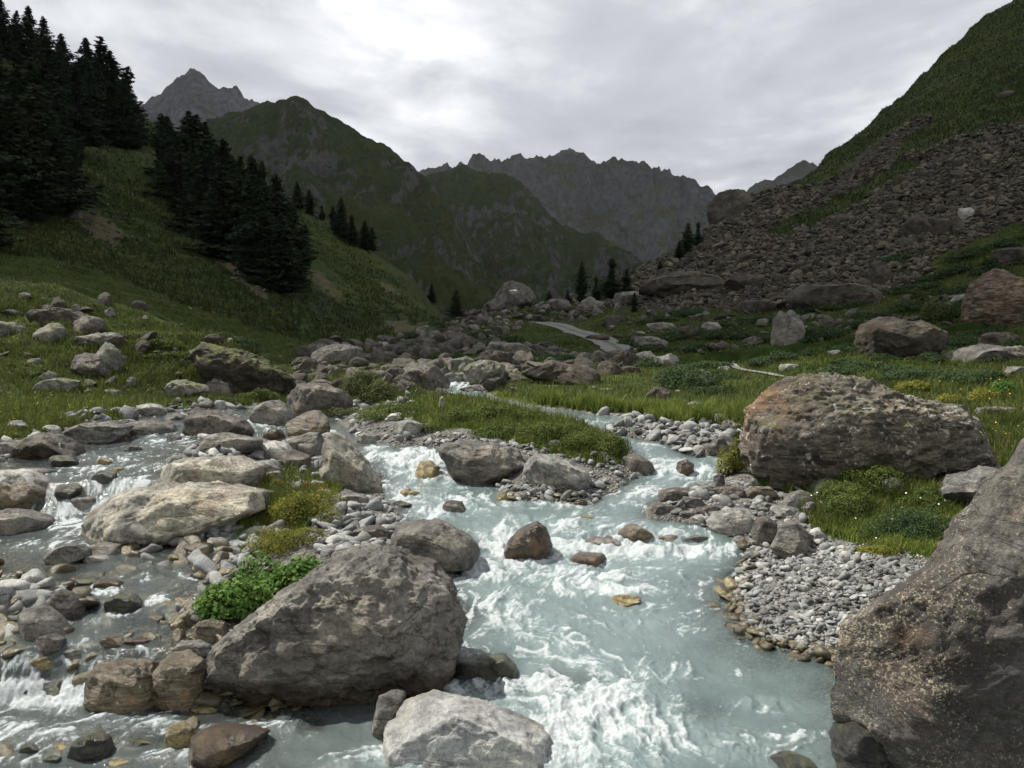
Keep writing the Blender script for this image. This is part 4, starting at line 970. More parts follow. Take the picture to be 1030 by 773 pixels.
STONES = [ # c, r(foot), w, h, material, label, foam
 (640, 549, 34, 22, M_FALLR, 'rusty wet rock breaking the rapids right of the chocolate-brown boulder', .8),
 (607, 556, 44, 22, M_GREYB, 'submerged grey rock under the spray just right of the chocolate-brown boulder', 1.0), (592, 570, 36, 20, M_WETB, 'brown rock veiled by white water below the rusty wet rock', 1.0),
 (629, 612, 34, 14, M_YEL, 'small tan rock alone in the calm turquoise pool', .5), (590, 525, 18, 7, M_YEL, 'low yellowish stone just above the rapids', .3), (456, 518, 24, 14, M_MAROON, 'small purple rock in the current below the cascade', .7),
 (431, 484, 26, 20, M_YEL, 'yellow rock in the foot of the middle cascade', .9), (411, 502, 20, 10, M_YEL, 'pale yellow stone below the middle cascade', .7), (404, 513, 20, 9, M_WETD, 'greenish stone below the pale yellow one in the current', .5),
 (490, 692, 66, 46, M_WETD, 'large grey-green rock under water beside the huge rough boulder', .5), (568, 694, 76, 26, M_WETD, 'long brownish rock under water above the lowest white rapid', .5),
 (706, 722, 54, 24, M_YEL, 'pale yellow rock glimmering under the turquoise water', 0), (670, 548, 30, 10, M_GREYB, 'low grey rock awash in the right-hand rapids', .8), (700, 546, 30, 8, M_SLAB, 'dark ledge making a little step in the right-hand rapids', .8),
 (72, 566, 30, 10, M_GREYB, 'low companion stone right of the wedge in the left pool', 0), (105, 563, 36, 18, M_GREYB, 'smooth brown-grey boulder at the start of the left gravel spit', 0), (98, 568, 26, 10, M_PALEG, 'pale flat stone with a white rim at the left gravel spit', 0),
 (87, 592, 30, 12, M_WETD, 'olive stone of the wet pair in the left arm', .3), (108, 596, 30, 14, M_WETB, 'dark brown stone of the wet pair in the left arm', .4), (114, 654, 24, 16, M_WSTONE, 'striped pale oval stone in the shallow left water', .2), (140, 650, 24, 8, M_WETB, 'red-brown flat stone in the shallow left water', .1),
 (42, 676, 22, 16, M_YEL, 'olive square stone at the top of the bottom-left fall', .5), (76, 664, 26, 12, M_GREYB, 'grey ridge stone at the top of the bottom-left fall', .3), (20, 700, 34, 16, M_WETD, 'dark rock in the white water at the bottom left', .9), (54, 704, 30, 20, M_WETD, 'black rock split by the bottom-left fall', 1.0),
 (28, 762, 22, 14, M_WETD, 'dark rounded stone near the bottom-left corner', .5), (52, 770, 18, 10, M_WETD, 'small black stone near the bottom-left corner', .4), (142, 752, 28, 10, M_WETD, 'green flat stone near the bottom edge', .3), (62, 756, 20, 8, M_YEL, 'small yellow-green stone behind the brown-green dome', .2), (120, 772, 24, 8, M_YEL, 'tan stone cut by the bottom edge', .2),
 (246, 722, 18, 12, M_WETD, 'small black stone in the shallows before the huge rough boulder', .3), (205, 722, 30, 14, M_YEL, 'yellow stone in the shallows left of the small black one', .2), (345, 708, 26, 9, M_WETB, 'rust-coloured stone at the foot of the huge rough boulder', .1), (368, 706, 20, 10, M_YEL, 'pale yellow stone at the right foot of the huge rough boulder', .1), (310, 735, 30, 14, M_WETD, 'brown hump under the water before the huge rough boulder', .2),
 (70, 506, 26, 20, M_WETD, 'black rock dividing the small waterfall on the left', .9), (105, 489, 26, 16, M_WETD, 'dark mossy rock in the crest of the small waterfall', .7), (63, 472, 30, 14, M_WETD, 'dark green rock with a flat stone in the upper left pool', .5), (104, 470, 16, 9, M_YEL, 'small yellow rock in the upper left pool', .5), (118, 477, 14, 7, M_YEL, 'tiny tan rock just above the waterfall crest', .4),
 (134, 456, 18, 8, M_WETD, 'greenish flat stone in the small rapid of the upper left pool', .5), (30, 482, 40, 12, M_GREYB, 'low grey rock at the foot of the maroon dome', 0), (82, 515, 30, 16, M_GREYB, 'grey rock in the foam under the small waterfall', .8), (7, 462, 28, 20, M_GREYB, 'purple-grey rock left of the maroon dome', 0), (14, 452, 30, 10, M_PALEG, 'pale rock behind the maroon dome at the left edge', 0),
 (52, 438, 16, 11, M_WSTONE, 'white stone sitting on the maroon dome', 0), (17, 436, 22, 15, M_PALEG, 'pale grey boulder at the left edge of the flowery bank', 0), (124, 446, 10, 7, M_WETB, 'small dark stone at the right end of the cairn slab', .2), (175, 446, 14, 10, M_MAROON, 'small black stone left of the forked channel', .3),
 (150, 420, 34, 16, M_PALEG, 'pale double boulder on the far shore beneath the grassy knoll', 0), (128, 422, 22, 12, M_GREYB, 'grey boulder beside the pale double one on the far shore', 0), (175, 424, 24, 9, M_SLAB, 'flat dark stone on the far shore left of the fork', 0), (198, 424, 18, 14, M_MAROON, 'upright dark stone behind the boulder in the fork', 0),
 (262, 478, 40, 16, M_PALEG, 'grey stone with a mossy top right of the low slab', 0), (296, 476, 36, 24, M_MAROON, 'purple rounded rock behind the yellow flowers', 0), (275, 486, 26, 14, M_GREYB, 'dark-footed pale rock next to the purple rounded one', 0),
 (233, 560, 26, 10, M_PALEG, 'flat pale stone near the leafy plant on the gravel', 0), (217, 556, 22, 16, M_TAN, 'brownish upright stone on the gravel under the small bush', 0), (375, 546, 38, 18, M_MAROON, 'brown angular stone left of the grey rounded boulder', 0), (355, 512, 40, 16, M_GREYB, 'dark grey rock at the near foot of the tall pointed boulder', .2),
 (372, 448, 28, 14, M_PALEG, 'pale rock at the top of the middle cascade', .4), (410, 441, 30, 20, M_PALEG, 'white-grey ledge above the middle cascade', 0), (400, 425, 20, 10, M_WSTONE, 'pale lump of rock among the plants of the island', 0), (444, 414, 6, 16, M_TAN, 'thin upright pinkish stone on the island', 0), (330, 448, 18, 8, M_GREYB, 'dark stone in the channel behind the tall pointed boulder', .3),
 (219, 461, 9, 15, M_WETD, 'dark green stone stood on end among the white cobbles', 0), (213, 462, 12, 11, M_WSTONE, 'white stone leaning on the green upright one', 0),
 (606, 466, 18, 12, M_MAROON, 'small brown stone under the right end of the bushes', 0), (584, 512, 14, 10, M_WETB, 'small dark round stone at the tip of the middle shoal', .2), (506, 508, 12, 14, M_YEL, 'yellowish upright stone at the left end of the middle shoal', .3),
 (656, 473, 26, 5, M_GREYB, 'flat grey slab awash beside the island tip', .3), (722, 462, 24, 22, M_MAROON, 'reddish-brown rock at the foot of the bank shrub', .3), (700, 448, 18, 9, M_PALEG, 'pale oval stone in the far gravel shoal', .1), (745, 478, 14, 12, M_MAROON, 'brown stone beside the orange face of the layered rock', 0),
 (560, 452, 20, 10, M_MAROON, 'brown stone under the bushes of the island', 0), (675, 440, 16, 7, M_WETD, 'dark stone in the far gravel shoal', .1), (625, 435, 18, 6, M_WETD, 'flat dark stone in the far channel', .1),
 (870, 736, 10, 4, M_WETD, 'tiny wet ledge by the black mossy rock', 0)]
for i, (c_, r_, w_, h_, m_, lb, fo_) in enumerate(STONES):
    hero('rock', lb, blob(c_, r_, w_, h_, 400 + i), m_, thick=.95, sub=4, seed=400 + i, rough=.05, facets=8, cut=.72, cat='rock', foam=fo_, sink=1.1, drop={(490, 692): .09, (568, 694): .07, (706, 722): .13, (607, 556): .05, (592, 570): .05, (310, 735): .05}.get((c_, r_), 0))

# ------------------------------------------------------------ boulders on the banks and meadows
BANK = [
 (0, 345, 60, 24, M_MOSSY, 'grey-green boulder at the left edge half way up the grassy bank'), (50, 348, 36, 24, M_PALEG, 'pale grey rounded boulder on the bank left of the maroon one'), (87, 338, 36, 22, M_MAROON, 'maroon boulder near the top of the grassy bank'),
 (102, 350, 58, 15, M_SLAB, 'long flat grey slab under the maroon bank boulder'), (92, 386, 42, 34, M_MAROON, 'red-faced boulder with a green lichen crown in the bank'), (108, 380, 30, 38, M_MOSSY, 'yellow-green lichen boulder behind the red-faced one'),
 (34, 371, 20, 11, M_MOSSY, 'small mossy boulder left in the grassy bank'), (60, 397, 44, 18, M_PALEG, 'low pale boulder above the flowery bank'), (50, 385, 18, 12, M_PALEG, 'small pale boulder just above the low pale one'), (112, 399, 26, 8, M_MOSSY, 'flat greenish-white stone at the end of the flowery bank'),
 (133, 391, 12, 12, M_PALEG, 'small grey stone on the bank under the knoll'), (188, 404, 54, 22, M_PALEG, 'long pale rock sloping down to the channel under the knoll'), (226, 404, 46, 30, M_GREYB, 'streaked rock face in the foot of the knoll'), (25, 303, 16, 10, M_GREYB, 'grey stone near the crest of the bank at left'), (77, 316, 8, 12, M_PALEG, 'narrow upright stone near the bank crest'), (111, 321, 12, 12, M_PALEG, 'small pale boulder near the bank crest right of the upright one'),
 (139, 358, 9, 6, M_PALEG, 'tiny stone alone on the bank grass'), (50, 318, 26, 12, M_DARKR, 'dark rock in a hollow near the bank crest'),
 (263, 380, 26, 18, M_DARKR, 'dark rock at the right end of the knoll'), (320, 364, 34, 16, M_MAROON, 'brown boulder above the willow bush at left'), (338, 372, 42, 22, M_GREYB, 'grey-brown boulder with a dark hollow beside the brown one'), (306, 374, 22, 14, M_DARKR, 'dark boulder at the top of the knoll shore'), (352, 362, 24, 14, M_MOSSY, 'pale mossy rock among the boulders behind the willow'),
 (386, 354, 14, 10, M_PALEG, 'small rounded grey stone at the head of the gully'), (426, 396, 42, 26, M_MAROON, 'purple-brown boulder right of the willow bush'), (460, 388, 26, 12, M_SLAB, 'slate slab with white water sliding over it'), (487, 390, 36, 26, M_MOSSY, 'yellow-grey tilted block right of the slate slab'), (480, 397, 40, 8, M_SLAB, 'thin dark slab under the yellow-grey block'), (510, 368, 50, 22, M_MAROON, 'brown boulder behind the dark overhang'), (465, 376, 28, 16, M_MOSSY, 'greenish boulder behind the slate slab'), (495, 375, 36, 20, M_DARKR, 'dark boulder left of the overhang'),
 (560, 392, 78, 26, M_DARKR, 'wide dark overhanging ledge with turf on top'), (612, 382, 26, 16, M_DARKR, 'dark block at the right end of the overhanging ledge'), (624, 371, 38, 16, M_DARKR, 'dark tilted slab at the end of the gravel road'), (634, 377, 24, 7, M_DARKR, 'low dark slab below the tilted one at the road end'), (648, 367, 24, 12, M_PALEG, 'pale rock just right of the road end'),
 (664, 408, 28, 18, M_DARKR, 'square dark boulder standing in the meadow by the far channel'), (670, 372, 26, 14, M_PALEG, 'pale cracked boulder at the left of the round juniper'), (711, 390, 17, 14, M_PALEG, 'pale tilted boulder right of the round juniper'), (700, 412, 20, 7, M_PALEG, 'low pale stone pair in the meadow, left stone'), (717, 411, 9, 5, M_PALEG, 'small pale stone right of the low pair in the meadow'), (682, 397, 6, 5, M_PALEG, 'tiny pale stone behind the square dark boulder'),
 (694, 343, 26, 14, M_DARKR, 'dark square boulder in the middle of the green slope'), (717, 335, 20, 10, M_PALEG, 'pale tilted rock right of the dark square boulder'), (665, 334, 28, 9, M_PALEG, 'low pale rock on the slope above the road'), (655, 352, 44, 12, M_GREYB, 'cluster rock with rough top right of the road'), (727, 374, 14, 5, M_PALEG, 'low stone where the narrow footpath begins'), (722, 352, 12, 6, M_GREYB, 'small dark stone under the pale tilted rock'),
 (792, 354, 28, 38, M_GREYB, 'tall upright brown stone with a flat left face'), (845, 317, 84, 30, M_SCREEB, 'huge smooth grey-brown slab under the scree'), (886, 292, 20, 26, M_DARKR, 'dark upright crag at the top right of the smooth slab'), (764, 318, 40, 14, M_DARKR, 'dark low boulder under the scree left of the tall upright stone'), (757, 350, 18, 11, M_MAROON, 'rough brown stone in the juniper left of the tall upright stone'), (795, 375, 18, 8, M_PALEG, 'pale low stone at the end of the footpath'),
 (842, 358, 16, 5, M_PALEG, 'low greyish stone in the meadow left of the dark two-humped boulder'), (1005, 350, 32, 16, M_DARKR, 'dark mossy rock below the streaked one'), (1000, 366, 84, 16, M_GREYB, 'long flat grey rock at the right among junipers'), (1018, 272, 40, 22, M_DARKR, 'black rock above the streaked one at the right edge'), (1022, 380, 20, 10, M_GREYB, 'grey rock at the right edge under the junipers'), (968, 306, 20, 8, M_PALEG, 'pale stone left of the streaked rock'),
 (872, 390, 18, 5, M_PALEG, 'flat white stone on top of the bank behind the layered rock'), (1005, 418, 44, 7, M_GREYB, 'flat grey slab in the flowers at the right edge'), (954, 548, 14, 4, M_WSTONE, 'white flat stone in the turf by the gravel bar'),
 (518, 316, 48, 28, M_MAROON, 'largest boulder on the skyline of the middle knoll'), (562, 316, 30, 14, M_MAROON, 'second boulder on the knoll skyline, right of the largest'), (594, 315, 28, 13, M_GREYB, 'flat-topped boulder on the knoll skyline below the spruces'), (632, 308, 30, 14, M_GREYB, 'boulder where the knoll meets the scree'), (458, 326, 30, 14, M_MAROON, 'brown rock on the knoll just right of the lone spruce'), (430, 340, 30, 12, M_MOSSY, 'pale and dark split rock on the left shoulder of the knoll'), (620, 327, 24, 8, M_DARKR, 'dark low rock on the near side of the knoll'), (600, 345, 24, 8, M_DARKR, 'low rock beside the road'), (517, 296, 10, 4, M_PALEG, 'small pale stone above the largest knoll boulder'),
 (707, 286, 20, 6, M_WSTONE, 'white flat slab at the foot of the scree'), (690, 300, 90, 22, M_SCREEB, 'long rock wall along the foot of the scree'), (750, 297, 44, 22, M_DARKR, 'big dark block at the right end of the rock wall'), (737, 226, 46, 32, M_SCREEB, 'rounded pale crag on the skyline at the top of the scree'), (972, 222, 18, 12, M_WSTONE, 'white-topped boulder high on the scree'), (945, 240, 26, 18, M_DARKR, 'dark boulder on the scree below the white-topped one'), (925, 243, 26, 22, M_DARKR, 'brown pillar-like boulder left of the dark one on the scree'),
 (78, 222, 12, 16, M_PALEG, 'pale upright rock on the left slope below the trees'), (1012, 100, 15, 8, M_SCREEB, 'grey outcrop high on the right-hand green slope'),
]
for i, (c_, r_, w_, h_, m_, lb) in enumerate(BANK):
    if c_ < 250:
        w_, h_ = w_ * .86, h_ * .84
        if m_ is M_PALEG: m_ = M_MOSSY
    hero('boulder', lb, blob(c_, r_, w_ * 1.05, h_ * 1.15, 600 + i), m_, thick=.9, sub=4 if w_ < 34 else 5, seed=600 + i, rough=.12, facets=9, cut=.72, sink=.7)
hero('boulder', 'dark brown two-humped boulder standing in the junipers on the right',
     [(866, 345), (868, 335), (873, 326), (888, 320), (902, 322), (912, 327), (925, 323), (938, 328), (948, 335), (945, 345), (932, 355), (925, 362), (900, 362), (878, 358)], M_DARKR, thick=.9, sub=6, seed=703, rough=.07, facets=10)
hero('boulder', 'orange and grey streaked rock at the right edge under the scree',
     [(974, 322), (973, 298), (978, 288), (990, 282), (1000, 272), (1012, 270), (1025, 280), (1040, 300), (1042, 318), (1010, 326), (985, 328)], M_STREAK, thick=.9, sub=6, seed=712, rough=.06, facets=10, strata=.02, sdir=(.9, 0, .35))

hero('rock_outcrop', 'dark shade-painted rock step at the end of the grassy knoll above the channel',
     [(186, 345), (210, 345), (240, 354), (266, 366), (288, 381), (296, 396), (284, 406), (250, 404), (228, 386), (200, 366)], M_SHADE_ROCK, dist=20.5, thick=.5, sub=6, seed=733, rough=.12, facets=12)
hero('rock_outcrop', 'dark broken rock edge in the hollow under the bank crest at left',
     [(28, 322), (40, 312), (60, 310), (78, 316), (96, 324), (70, 330), (40, 330)], M_DARKR, thick=.5, sub=5, seed=736, rough=.14, facets=12)

def cairn(c, r, hpx, label, seed, mats):
    x, y, z, ok = wcast(c, r); x, y, z = float(x[0]), float(y[0]), float(z[0]); sc = hpx / F * y
    root = bpy.data.objects.new('cairn', None); COL.objects.link(root); root.location = (x, y, z); tag(root, label, 'cairn')
    zz = 0
    for k, (wd, ht) in enumerate([(.62, .42), (.5, .34), (.34, .3)]):
        V, Fa = rock_shape(3, seed + k, (1, .9, .8), 9, .75, .06)
        V = V * np.array([wd * sc * .5, wd * sc * .5, ht * sc * .5])
        o = link('stone', mk_mesh('stone', V, Fa), mats[k % len(mats)], parent=root, loc=(.04 * sc * (k % 2), 0, zz + ht * sc * .40)); zz += ht * sc * .80
    return root
# ------------------------------------------------------------ cairns
cairn(97, 427, 15, 'little stack of grey stones on the dark flat slab in the upper left stream', 5, [M_PALEG, M_GREYB, M_WETD])
hero('rock', 'small tan stone standing beside the stone stack', blob(104, 427, 8, 12, 902), M_PALEG, thick=.9, sub=3, seed=902, rough=.04, facets=6, cat='rock')
cairn(320, 438, 6, 'tiny pale stone stack on the grey ragged rock', 15, [M_WSTONE, M_WSTONE, M_WSTONE])

# ------------------------------------------------------------ sampling the ground where it shows
area = np.abs((gc[1:, 1:] - gc[:-1, :-1]) * (gr_[1:, :-1] - gr_[:-1, 1:]) - (gc[1:, :-1] - gc[:-1, 1:]) * (gr_[1:, 1:] - gr_[:-1, :-1])) / 2
front = (gr_[1:, 1:] < gr_[:-1, :-1])
hor = np.minimum.accumulate(gr_, axis=0); vis = gr_ <= hor + 4
inframe = (gc > -60) & (gc < 1090) & (gr_ > -40) & (gr_ < 840)
CW = area * front * (vis & inframe)[:-1, :-1]
def sample(n, seed, polys=None, pmask=None, yr=(0, 1e9)):
    """n random ground points, as dense per patch of the view as asked; returns X, Y, Z, col, row"""
    rs = np.random.default_rng(seed)
    Wt = CW * ((_YY[:-1, :-1] >= yr[0]) & (_YY[:-1, :-1] < yr[1]))
    if polys is not None:
        m = np.zeros(Wt.shape, bool)
        for p in polys: m |= inpoly(gc[:-1, :-1], gr_[:-1, :-1], p)
        Wt = Wt * m
    if pmask is not None: Wt = Wt * pmask[:-1, :-1]
    w_ = Wt.ravel(); tot = w_.sum()
    if tot <= 0: return [np.zeros(0)] * 5
    idx = np.searchsorted(np.cumsum(w_) / tot, rs.random(n)); j, i = np.divmod(np.minimum(idx, w_.size - 1), Wt.shape[1])
    a, b = rs.random(n), rs.random(n)
    U = GU[i] + a * (GU[i+1] - GU[i]); Y = GY[j] + b * (GY[j+1] - GY[j]); X = U * Y; Z = gz(X, Y)
    c, r = xyz2px(X, Y, Z)
    return X, Y, Z, c, r
def clear_of_heroes(c, r, grow=0):
    ok = np.ones(len(c), bool)
    for p in HERO:
        x0, x1, y0, y1 = p[:, 0].min(), p[:, 0].max(), p[:, 1].min(), p[:, 1].max()
        if (x1 - x0) < 12: continue
        s_ = (c > x0) & (c < x1) & (r > y0) & (r < y1 - (y1 - y0) * .12)
        if s_.any(): ok[s_] &= ~inpoly(c[s_], r[s_], (p - p.mean(0)) * .8 + p.mean(0) + [0, (y1 - y0) * .05])
    return ok

# ------------------------------------------------------------ loose stones
LIBR = {k: [rock_shape(k, 900 + i, (1, .6 + .4 * ((i * 7) % 5) / 4, .45 + .3 * ((i * 3) % 4) / 3), 8 + i % 6, .62, .07) for i in range(9)] for k in (1, 2, 3)}
LIBA = {k: [rock_shape(k, 950 + i, (1, .6 + .4 * ((i * 7) % 5) / 4, .35 + .4 * ((i * 3) % 4) / 3), 6 + i % 4, .55, .09, sharp=22) for i in range(9)] for k in (1, 2, 3)}
def stone_mats(base, rng_, **kw):
    return rock_mat(base, *rng_, tint='obj', **kw), rock_mat(base + '_loose', *rng_, tint='tint', space='World', **kw)
MC = stone_mats('river_cobble', ((.115, .118, .116), (.21, .214, .208), (.31, .312, .30)), scale=3.0, rough=.75, strata=.3, bumpy=.5)
MW = stone_mats('wet_river_cobble', ((.035, .028, .015), (.085, .07, .038), (.19, .16, .085)), scale=3.0, rough=.25, spec=.5, strata=.2, bumpy=.5)
MS = stone_mats('scree_rock', ((.043, .036, .026), (.088, .075, .053), (.160, .141, .108)), scale=.9, strata=.3)
MM = stone_mats('meadow_rock', ((.042, .037, .030), (.088, .079, .065), (.155, .142, .12)), scale=1.0, lichen=.3, strata=.3)
_libmesh = {}
def lib_mesh(kind, i, mat):
    k = (kind, i, mat.name)
    if k not in _libmesh:
        V, Fa = (LIBR if kind == 'r' else LIBA)[3][i]
        me = mk_mesh('stone_shape', V, Fa, smooth=kind == 'r'); me.materials.append(mat); _libmesh[k] = me
    return _libmesh[k]
def short_of(lb):
    w_ = lb.split(); out = []
    for x in w_:
        if x.strip(',') in ('in','on','at','beside','below','behind','just','with','between','cut','leaning','under','near','of','lying','standing','from','alone','awash','right','left','against','filling','where','half','stretching','spotted','sitting','above','among','sloping','over','the','dividing','breaking','veiled','glimmering','ending','bridging','second','showing','hanging','covering'): break
        out.append(x.strip(','))
    return ' '.join(out)
LANDM = []
def landmarks():
    d = {}
    for o in COL.objects:
        if o.parent is None and o.get('category') in ('boulder', 'rock', 'rock_outcrop') and o.get('label'):
            y = max(o.location.y, .1); c_, r_ = xyz2px(o.location.x, y, o.location.z); d.setdefault(short_of(o['label']), []).append((float(c_), float(r_), o.dimensions.x / y * F))
    return [(k, *v[0]) for k, v in d.items() if len(v) == 1 and 3 <= len(k.split()) <= 6]
USED = {}
def tone(t): return 'dark' if t < .2 else 'mid-grey' if t < .45 else 'light grey' if t < .7 else 'pale' if t < .88 else 'whitish'
def near_label(noun, words, c, r, size, group, t):
    if not LANDM: LANDM.extend(landmarks())
    cand = sorted(LANDM, key=lambda q: math.hypot(q[1] - c, (q[2] - r) * 1.6) - q[3] * .3)[:16]
    sz_ = 'big' if size > 15 else 'medium' if size > 8 else 'small'
    for k in cand:
        dx, dy = c - k[1], r - k[2]
        rel = ('left of' if dx < 0 else 'right of') if abs(dx) > abs(dy) * 1.2 else ('in front of' if dy > 0 else 'behind')
        for far in (('just ', '') if math.hypot(dx, dy) < 45 + k[3] * .5 else ('well ',)):
            lb = f'{sz_} {tone(t)} {words} {far}{rel} the {k[0]}'
            if lb not in USED and len(lb.split()) <= 16: USED[lb] = 1; return lb
    return None
class Pile:
    def __init__(s): s.rows = []
    def add(s, n, seed, polys, smin, smax, power, mats, kind, what, wet=None, yr=(0, 1e9), pmask=None, flat=1.0, avoid=True, embed=.35):
        X, Y, Z, c, r = sample(n, seed, polys, pmask, yr)
        if len(X) == 0: return
        rs = np.random.default_rng(seed + 1)
        size = smin * (1 + ((smax / smin) ** power - 1) * rs.random(len(X)) ** 2.6) ** (1 / power)
        if avoid:
            k = clear_of_heroes(c, r); X, Y, Z, c, r, size = [q[k] for q in (X, Y, Z, c, r, size)]
        for (rx_, ry_, rw_) in TRACKS:
            k = np.min(np.hypot(X[:, None] - rx_[None, ::4], Y[:, None] - ry_[None, ::4]), 1) > rw_ * .6 + size / F * Y * .5
            X, Y, Z, c, r, size = [q[k] for q in (X, Y, Z, c, r, size)]
        R = size / F * Y / 2
        for q in zip(X, Y, Z, R, size, c, r, rs.random(len(X)), rs.random(len(X)) * 6.283, rs.normal(size=len(X)) * .22, rs.normal(size=len(X)) * .22, rs.integers(0, 9, len(X))):
            s.rows.append((*q, mats, kind, what, flat, embed))
    def build(s, name, cat, stuff_name, stuff_label, limit=290):
        s.rows.sort(key=lambda q: -q[4])
        big, small = s.rows[:limit], s.rows[limit:]
        for (X, Y, Z, R, size, c, r, t, rz, rx, ry, li, mats, kind, what, flat, emb) in big:
            o = bpy.data.objects.new(name, lib_mesh(kind, int(li), mats[0])); COL.objects.link(o)
            o.location = (X, Y, Z + R * .5 * flat * (1 - emb * 2 * .7)); o.rotation_euler = (rx, ry, rz); o.scale = (R, R, R * flat)
            o.color = (t, t, t, 1)
            tag(o, near_label(cat, what[2] if len(what) > 2 else cat, c, r, size, what[1], t) or what[0], cat, what[1])
        by = {}
        for q in small: by.setdefault(q[12][1].name, []).append(q)
        for mn, rows in by.items():
            VV, FF, TT, off = [], [], [], 0
            for (X, Y, Z, R, size, c, r, t, rz, rx, ry, li, mats, kind, what, flat, emb) in rows:
                V, Fa = (LIBR if kind == 'r' else LIBA)[2 if size > 5.5 else 1][int(li)]
                cz, sz_ = math.cos(rz), math.sin(rz)
                x = V[:, 0] * cz - V[:, 1] * sz_; y = V[:, 0] * sz_ + V[:, 1] * cz; z = V[:, 2] * flat + x * rx + y * ry
                VV.append(np.stack([x * R + X, y * R + Y, z * R + Z + R * .5 * flat * (1 - emb * 1.4)], 1)); FF.append(Fa + off); off += len(V); TT.append(np.full(len(V), t))
            o = link(stuff_name, mk_mesh(stuff_name, np.concatenate(VV), np.concatenate(FF), smooth=rows[0][13] == 'r', attrs={'tint': np.concatenate(TT)}), bpy.data.materials[mn])
            tag(o, stuff_label[mn] if isinstance(stuff_label, dict) else stuff_label, kind='stuff')

inwater = GD < 0.0
dry = GD > -.03
P_ISL1 = [(200, 442), (250, 447), (330, 442), (325, 500), (385, 505), (420, 545), (400, 570), (330, 570), (300, 500), (262, 480), (165, 468)]
pile = Pile()
W_ = lambda a, b: (a, b)
L_isl = ('grey-white river cobble on the gravel island between the two arms', 'cobbles on the gravel island', 'round cobble')
L_spit = ('rounded grey cobble on the left gravel spit above the leafy plant', 'cobbles on the left gravel spit', 'smooth cobble')
L_heap = ('smooth grey boulder-cobble in the heap at the lower left edge', 'cobbles in the lower left heap', 'heaped cobble')
L_lsh = ('angular grey cobble along the shore below the flowery bank', 'cobbles along the flowery bank', 'angular shore stone')
L_bar = ('pale pebble on the gravel bar by the giant brown rock', 'pebbles on the right gravel bar', 'gravel-bar cobble')
L_wetl = ('wet olive-brown cobble in the shallow left arm', 'wet cobbles in the left arm', 'wet cobble')
L_wetb = ('dark wet cobble in the shallows along the bottom left', 'wet cobbles in the bottom left shallows', 'wet cobble')
L_wetr = ('yellowish wet cobble at the waterline of the right gravel bar', 'wet cobbles by the right gravel bar', 'wet shoreline cobble')
L_far = ('grey stone in the shoals of the far channel', 'stones in the far channel', 'shoal stone')
L_mid = ('stone of the small shoal below the pinkish boulders', 'stones of the middle shoal', 'shoal stone')
L_front = ('light stone on the stony front of the bushy island', 'stones in front of the bushy island', 'island stone')
L_pier = ('loose stone between the slabs of the rock pier', 'loose stones of the pier', 'loose pier stone')
pile.add(620, 1, [P_ISL1], 3.5, 17, 1, MC, 'r', L_isl, pmask=dry)
pile.add(420, 2, [[(150, 548), (250, 545), (250, 575), (215, 600), (200, 640), (180, 600), (140, 560)], [(130, 540), (260, 530), (300, 545), (200, 575)], [(165, 500), (240, 505), (240, 560), (120, 560)]], 5, 24, 1, MC, 'r', L_spit, pmask=dry)
pile.add(260, 22, [[(310, 500), (400, 505), (450, 535), (400, 575), (330, 570)]], 4, 20, 1, MC, 'r', L_isl, pmask=dry)
pile.add(100, 3, [[(-20, 600), (50, 585), (85, 612), (60, 655), (-20, 660)]], 12, 36, 1, MC, 'r', L_heap)
pile.add(240, 4, [[(-20, 445), (60, 430), (60, 470), (-20, 475)], [(60, 412), (240, 405), (240, 428), (60, 436)], [(0, 450), (20, 440), (50, 470), (0, 480)]], 3.5, 17, 1, MC, 'a', L_lsh)
pile.add(330, 5, [[(60, 560), (230, 555), (230, 650), (80, 660), (60, 610)], [(150, 560), (230, 556), (215, 640), (160, 620)]], 6, 24, 1, MW, 'r', L_wetl, embed=.0)
pile.add(60, 51, [[(130, 545), (245, 545), (225, 600), (190, 640), (160, 600)]], 8, 26, 1, MC, 'r', L_spit, embed=.0)
pile.add(34, 52, [[(-20, 575), (60, 570), (95, 612), (70, 665), (-20, 680)]], 14, 34, 1, MW, 'r', L_wetl, embed=.0)
pile.add(380, 6, [[(-20, 690), (400, 700), (390, 790), (-20, 790)], [(-20, 650), (120, 650), (90, 680), (-20, 690)]], 7, 28, 1, MW, 'r', L_wetb, embed=.05)
pile.add(220, 7, [[(500, 485), (600, 490), (610, 510), (590, 520), (500, 512)]], 3, 13, 1, MC, 'a', L_mid)
pile.add(60, 71, [[(495, 500), (600, 503), (600, 522), (495, 518)]], 4, 12, 1, MW, 'r', L_mid)
pile.add(620, 8, [[(385, 430), (450, 440), (560, 452), (640, 470), (660, 485), (590, 495), (520, 455), (440, 458), (370, 450)], [(325, 400), (425, 398), (420, 440), (340, 440)]], 2.5, 10, 1, MC, 'a', L_front, pmask=dry)
pile.add(1300, 95, [[(742, 560), (850, 552), (940, 575), (890, 630), (850, 668), (800, 662), (750, 640), (735, 600)]], 3, 9, 1, MC, 'a', L_bar, pmask=dry, avoid=False)
pile.add(1500, 9, [[(742, 560), (850, 552), (940, 575), (890, 630), (850, 668), (800, 662), (750, 640), (735, 600)]], 3.2, 12, 1, MC, 'r', L_bar, pmask=dry, avoid=False)
pile.add(2600, 10, [[(800, 545), (860, 548), (1000, 572), (960, 620), (850, 590), (770, 565)]], 1.8, 5, 1, MC, 'r', L_bar, pmask=dry)
pile.add(380, 11, [[(680, 550), (760, 560), (750, 610), (770, 645), (860, 660), (870, 690), (800, 680), (730, 640), (700, 610)]], 5, 18, 1, MW, 'r', L_wetr, embed=.32, pmask=GD < .12)
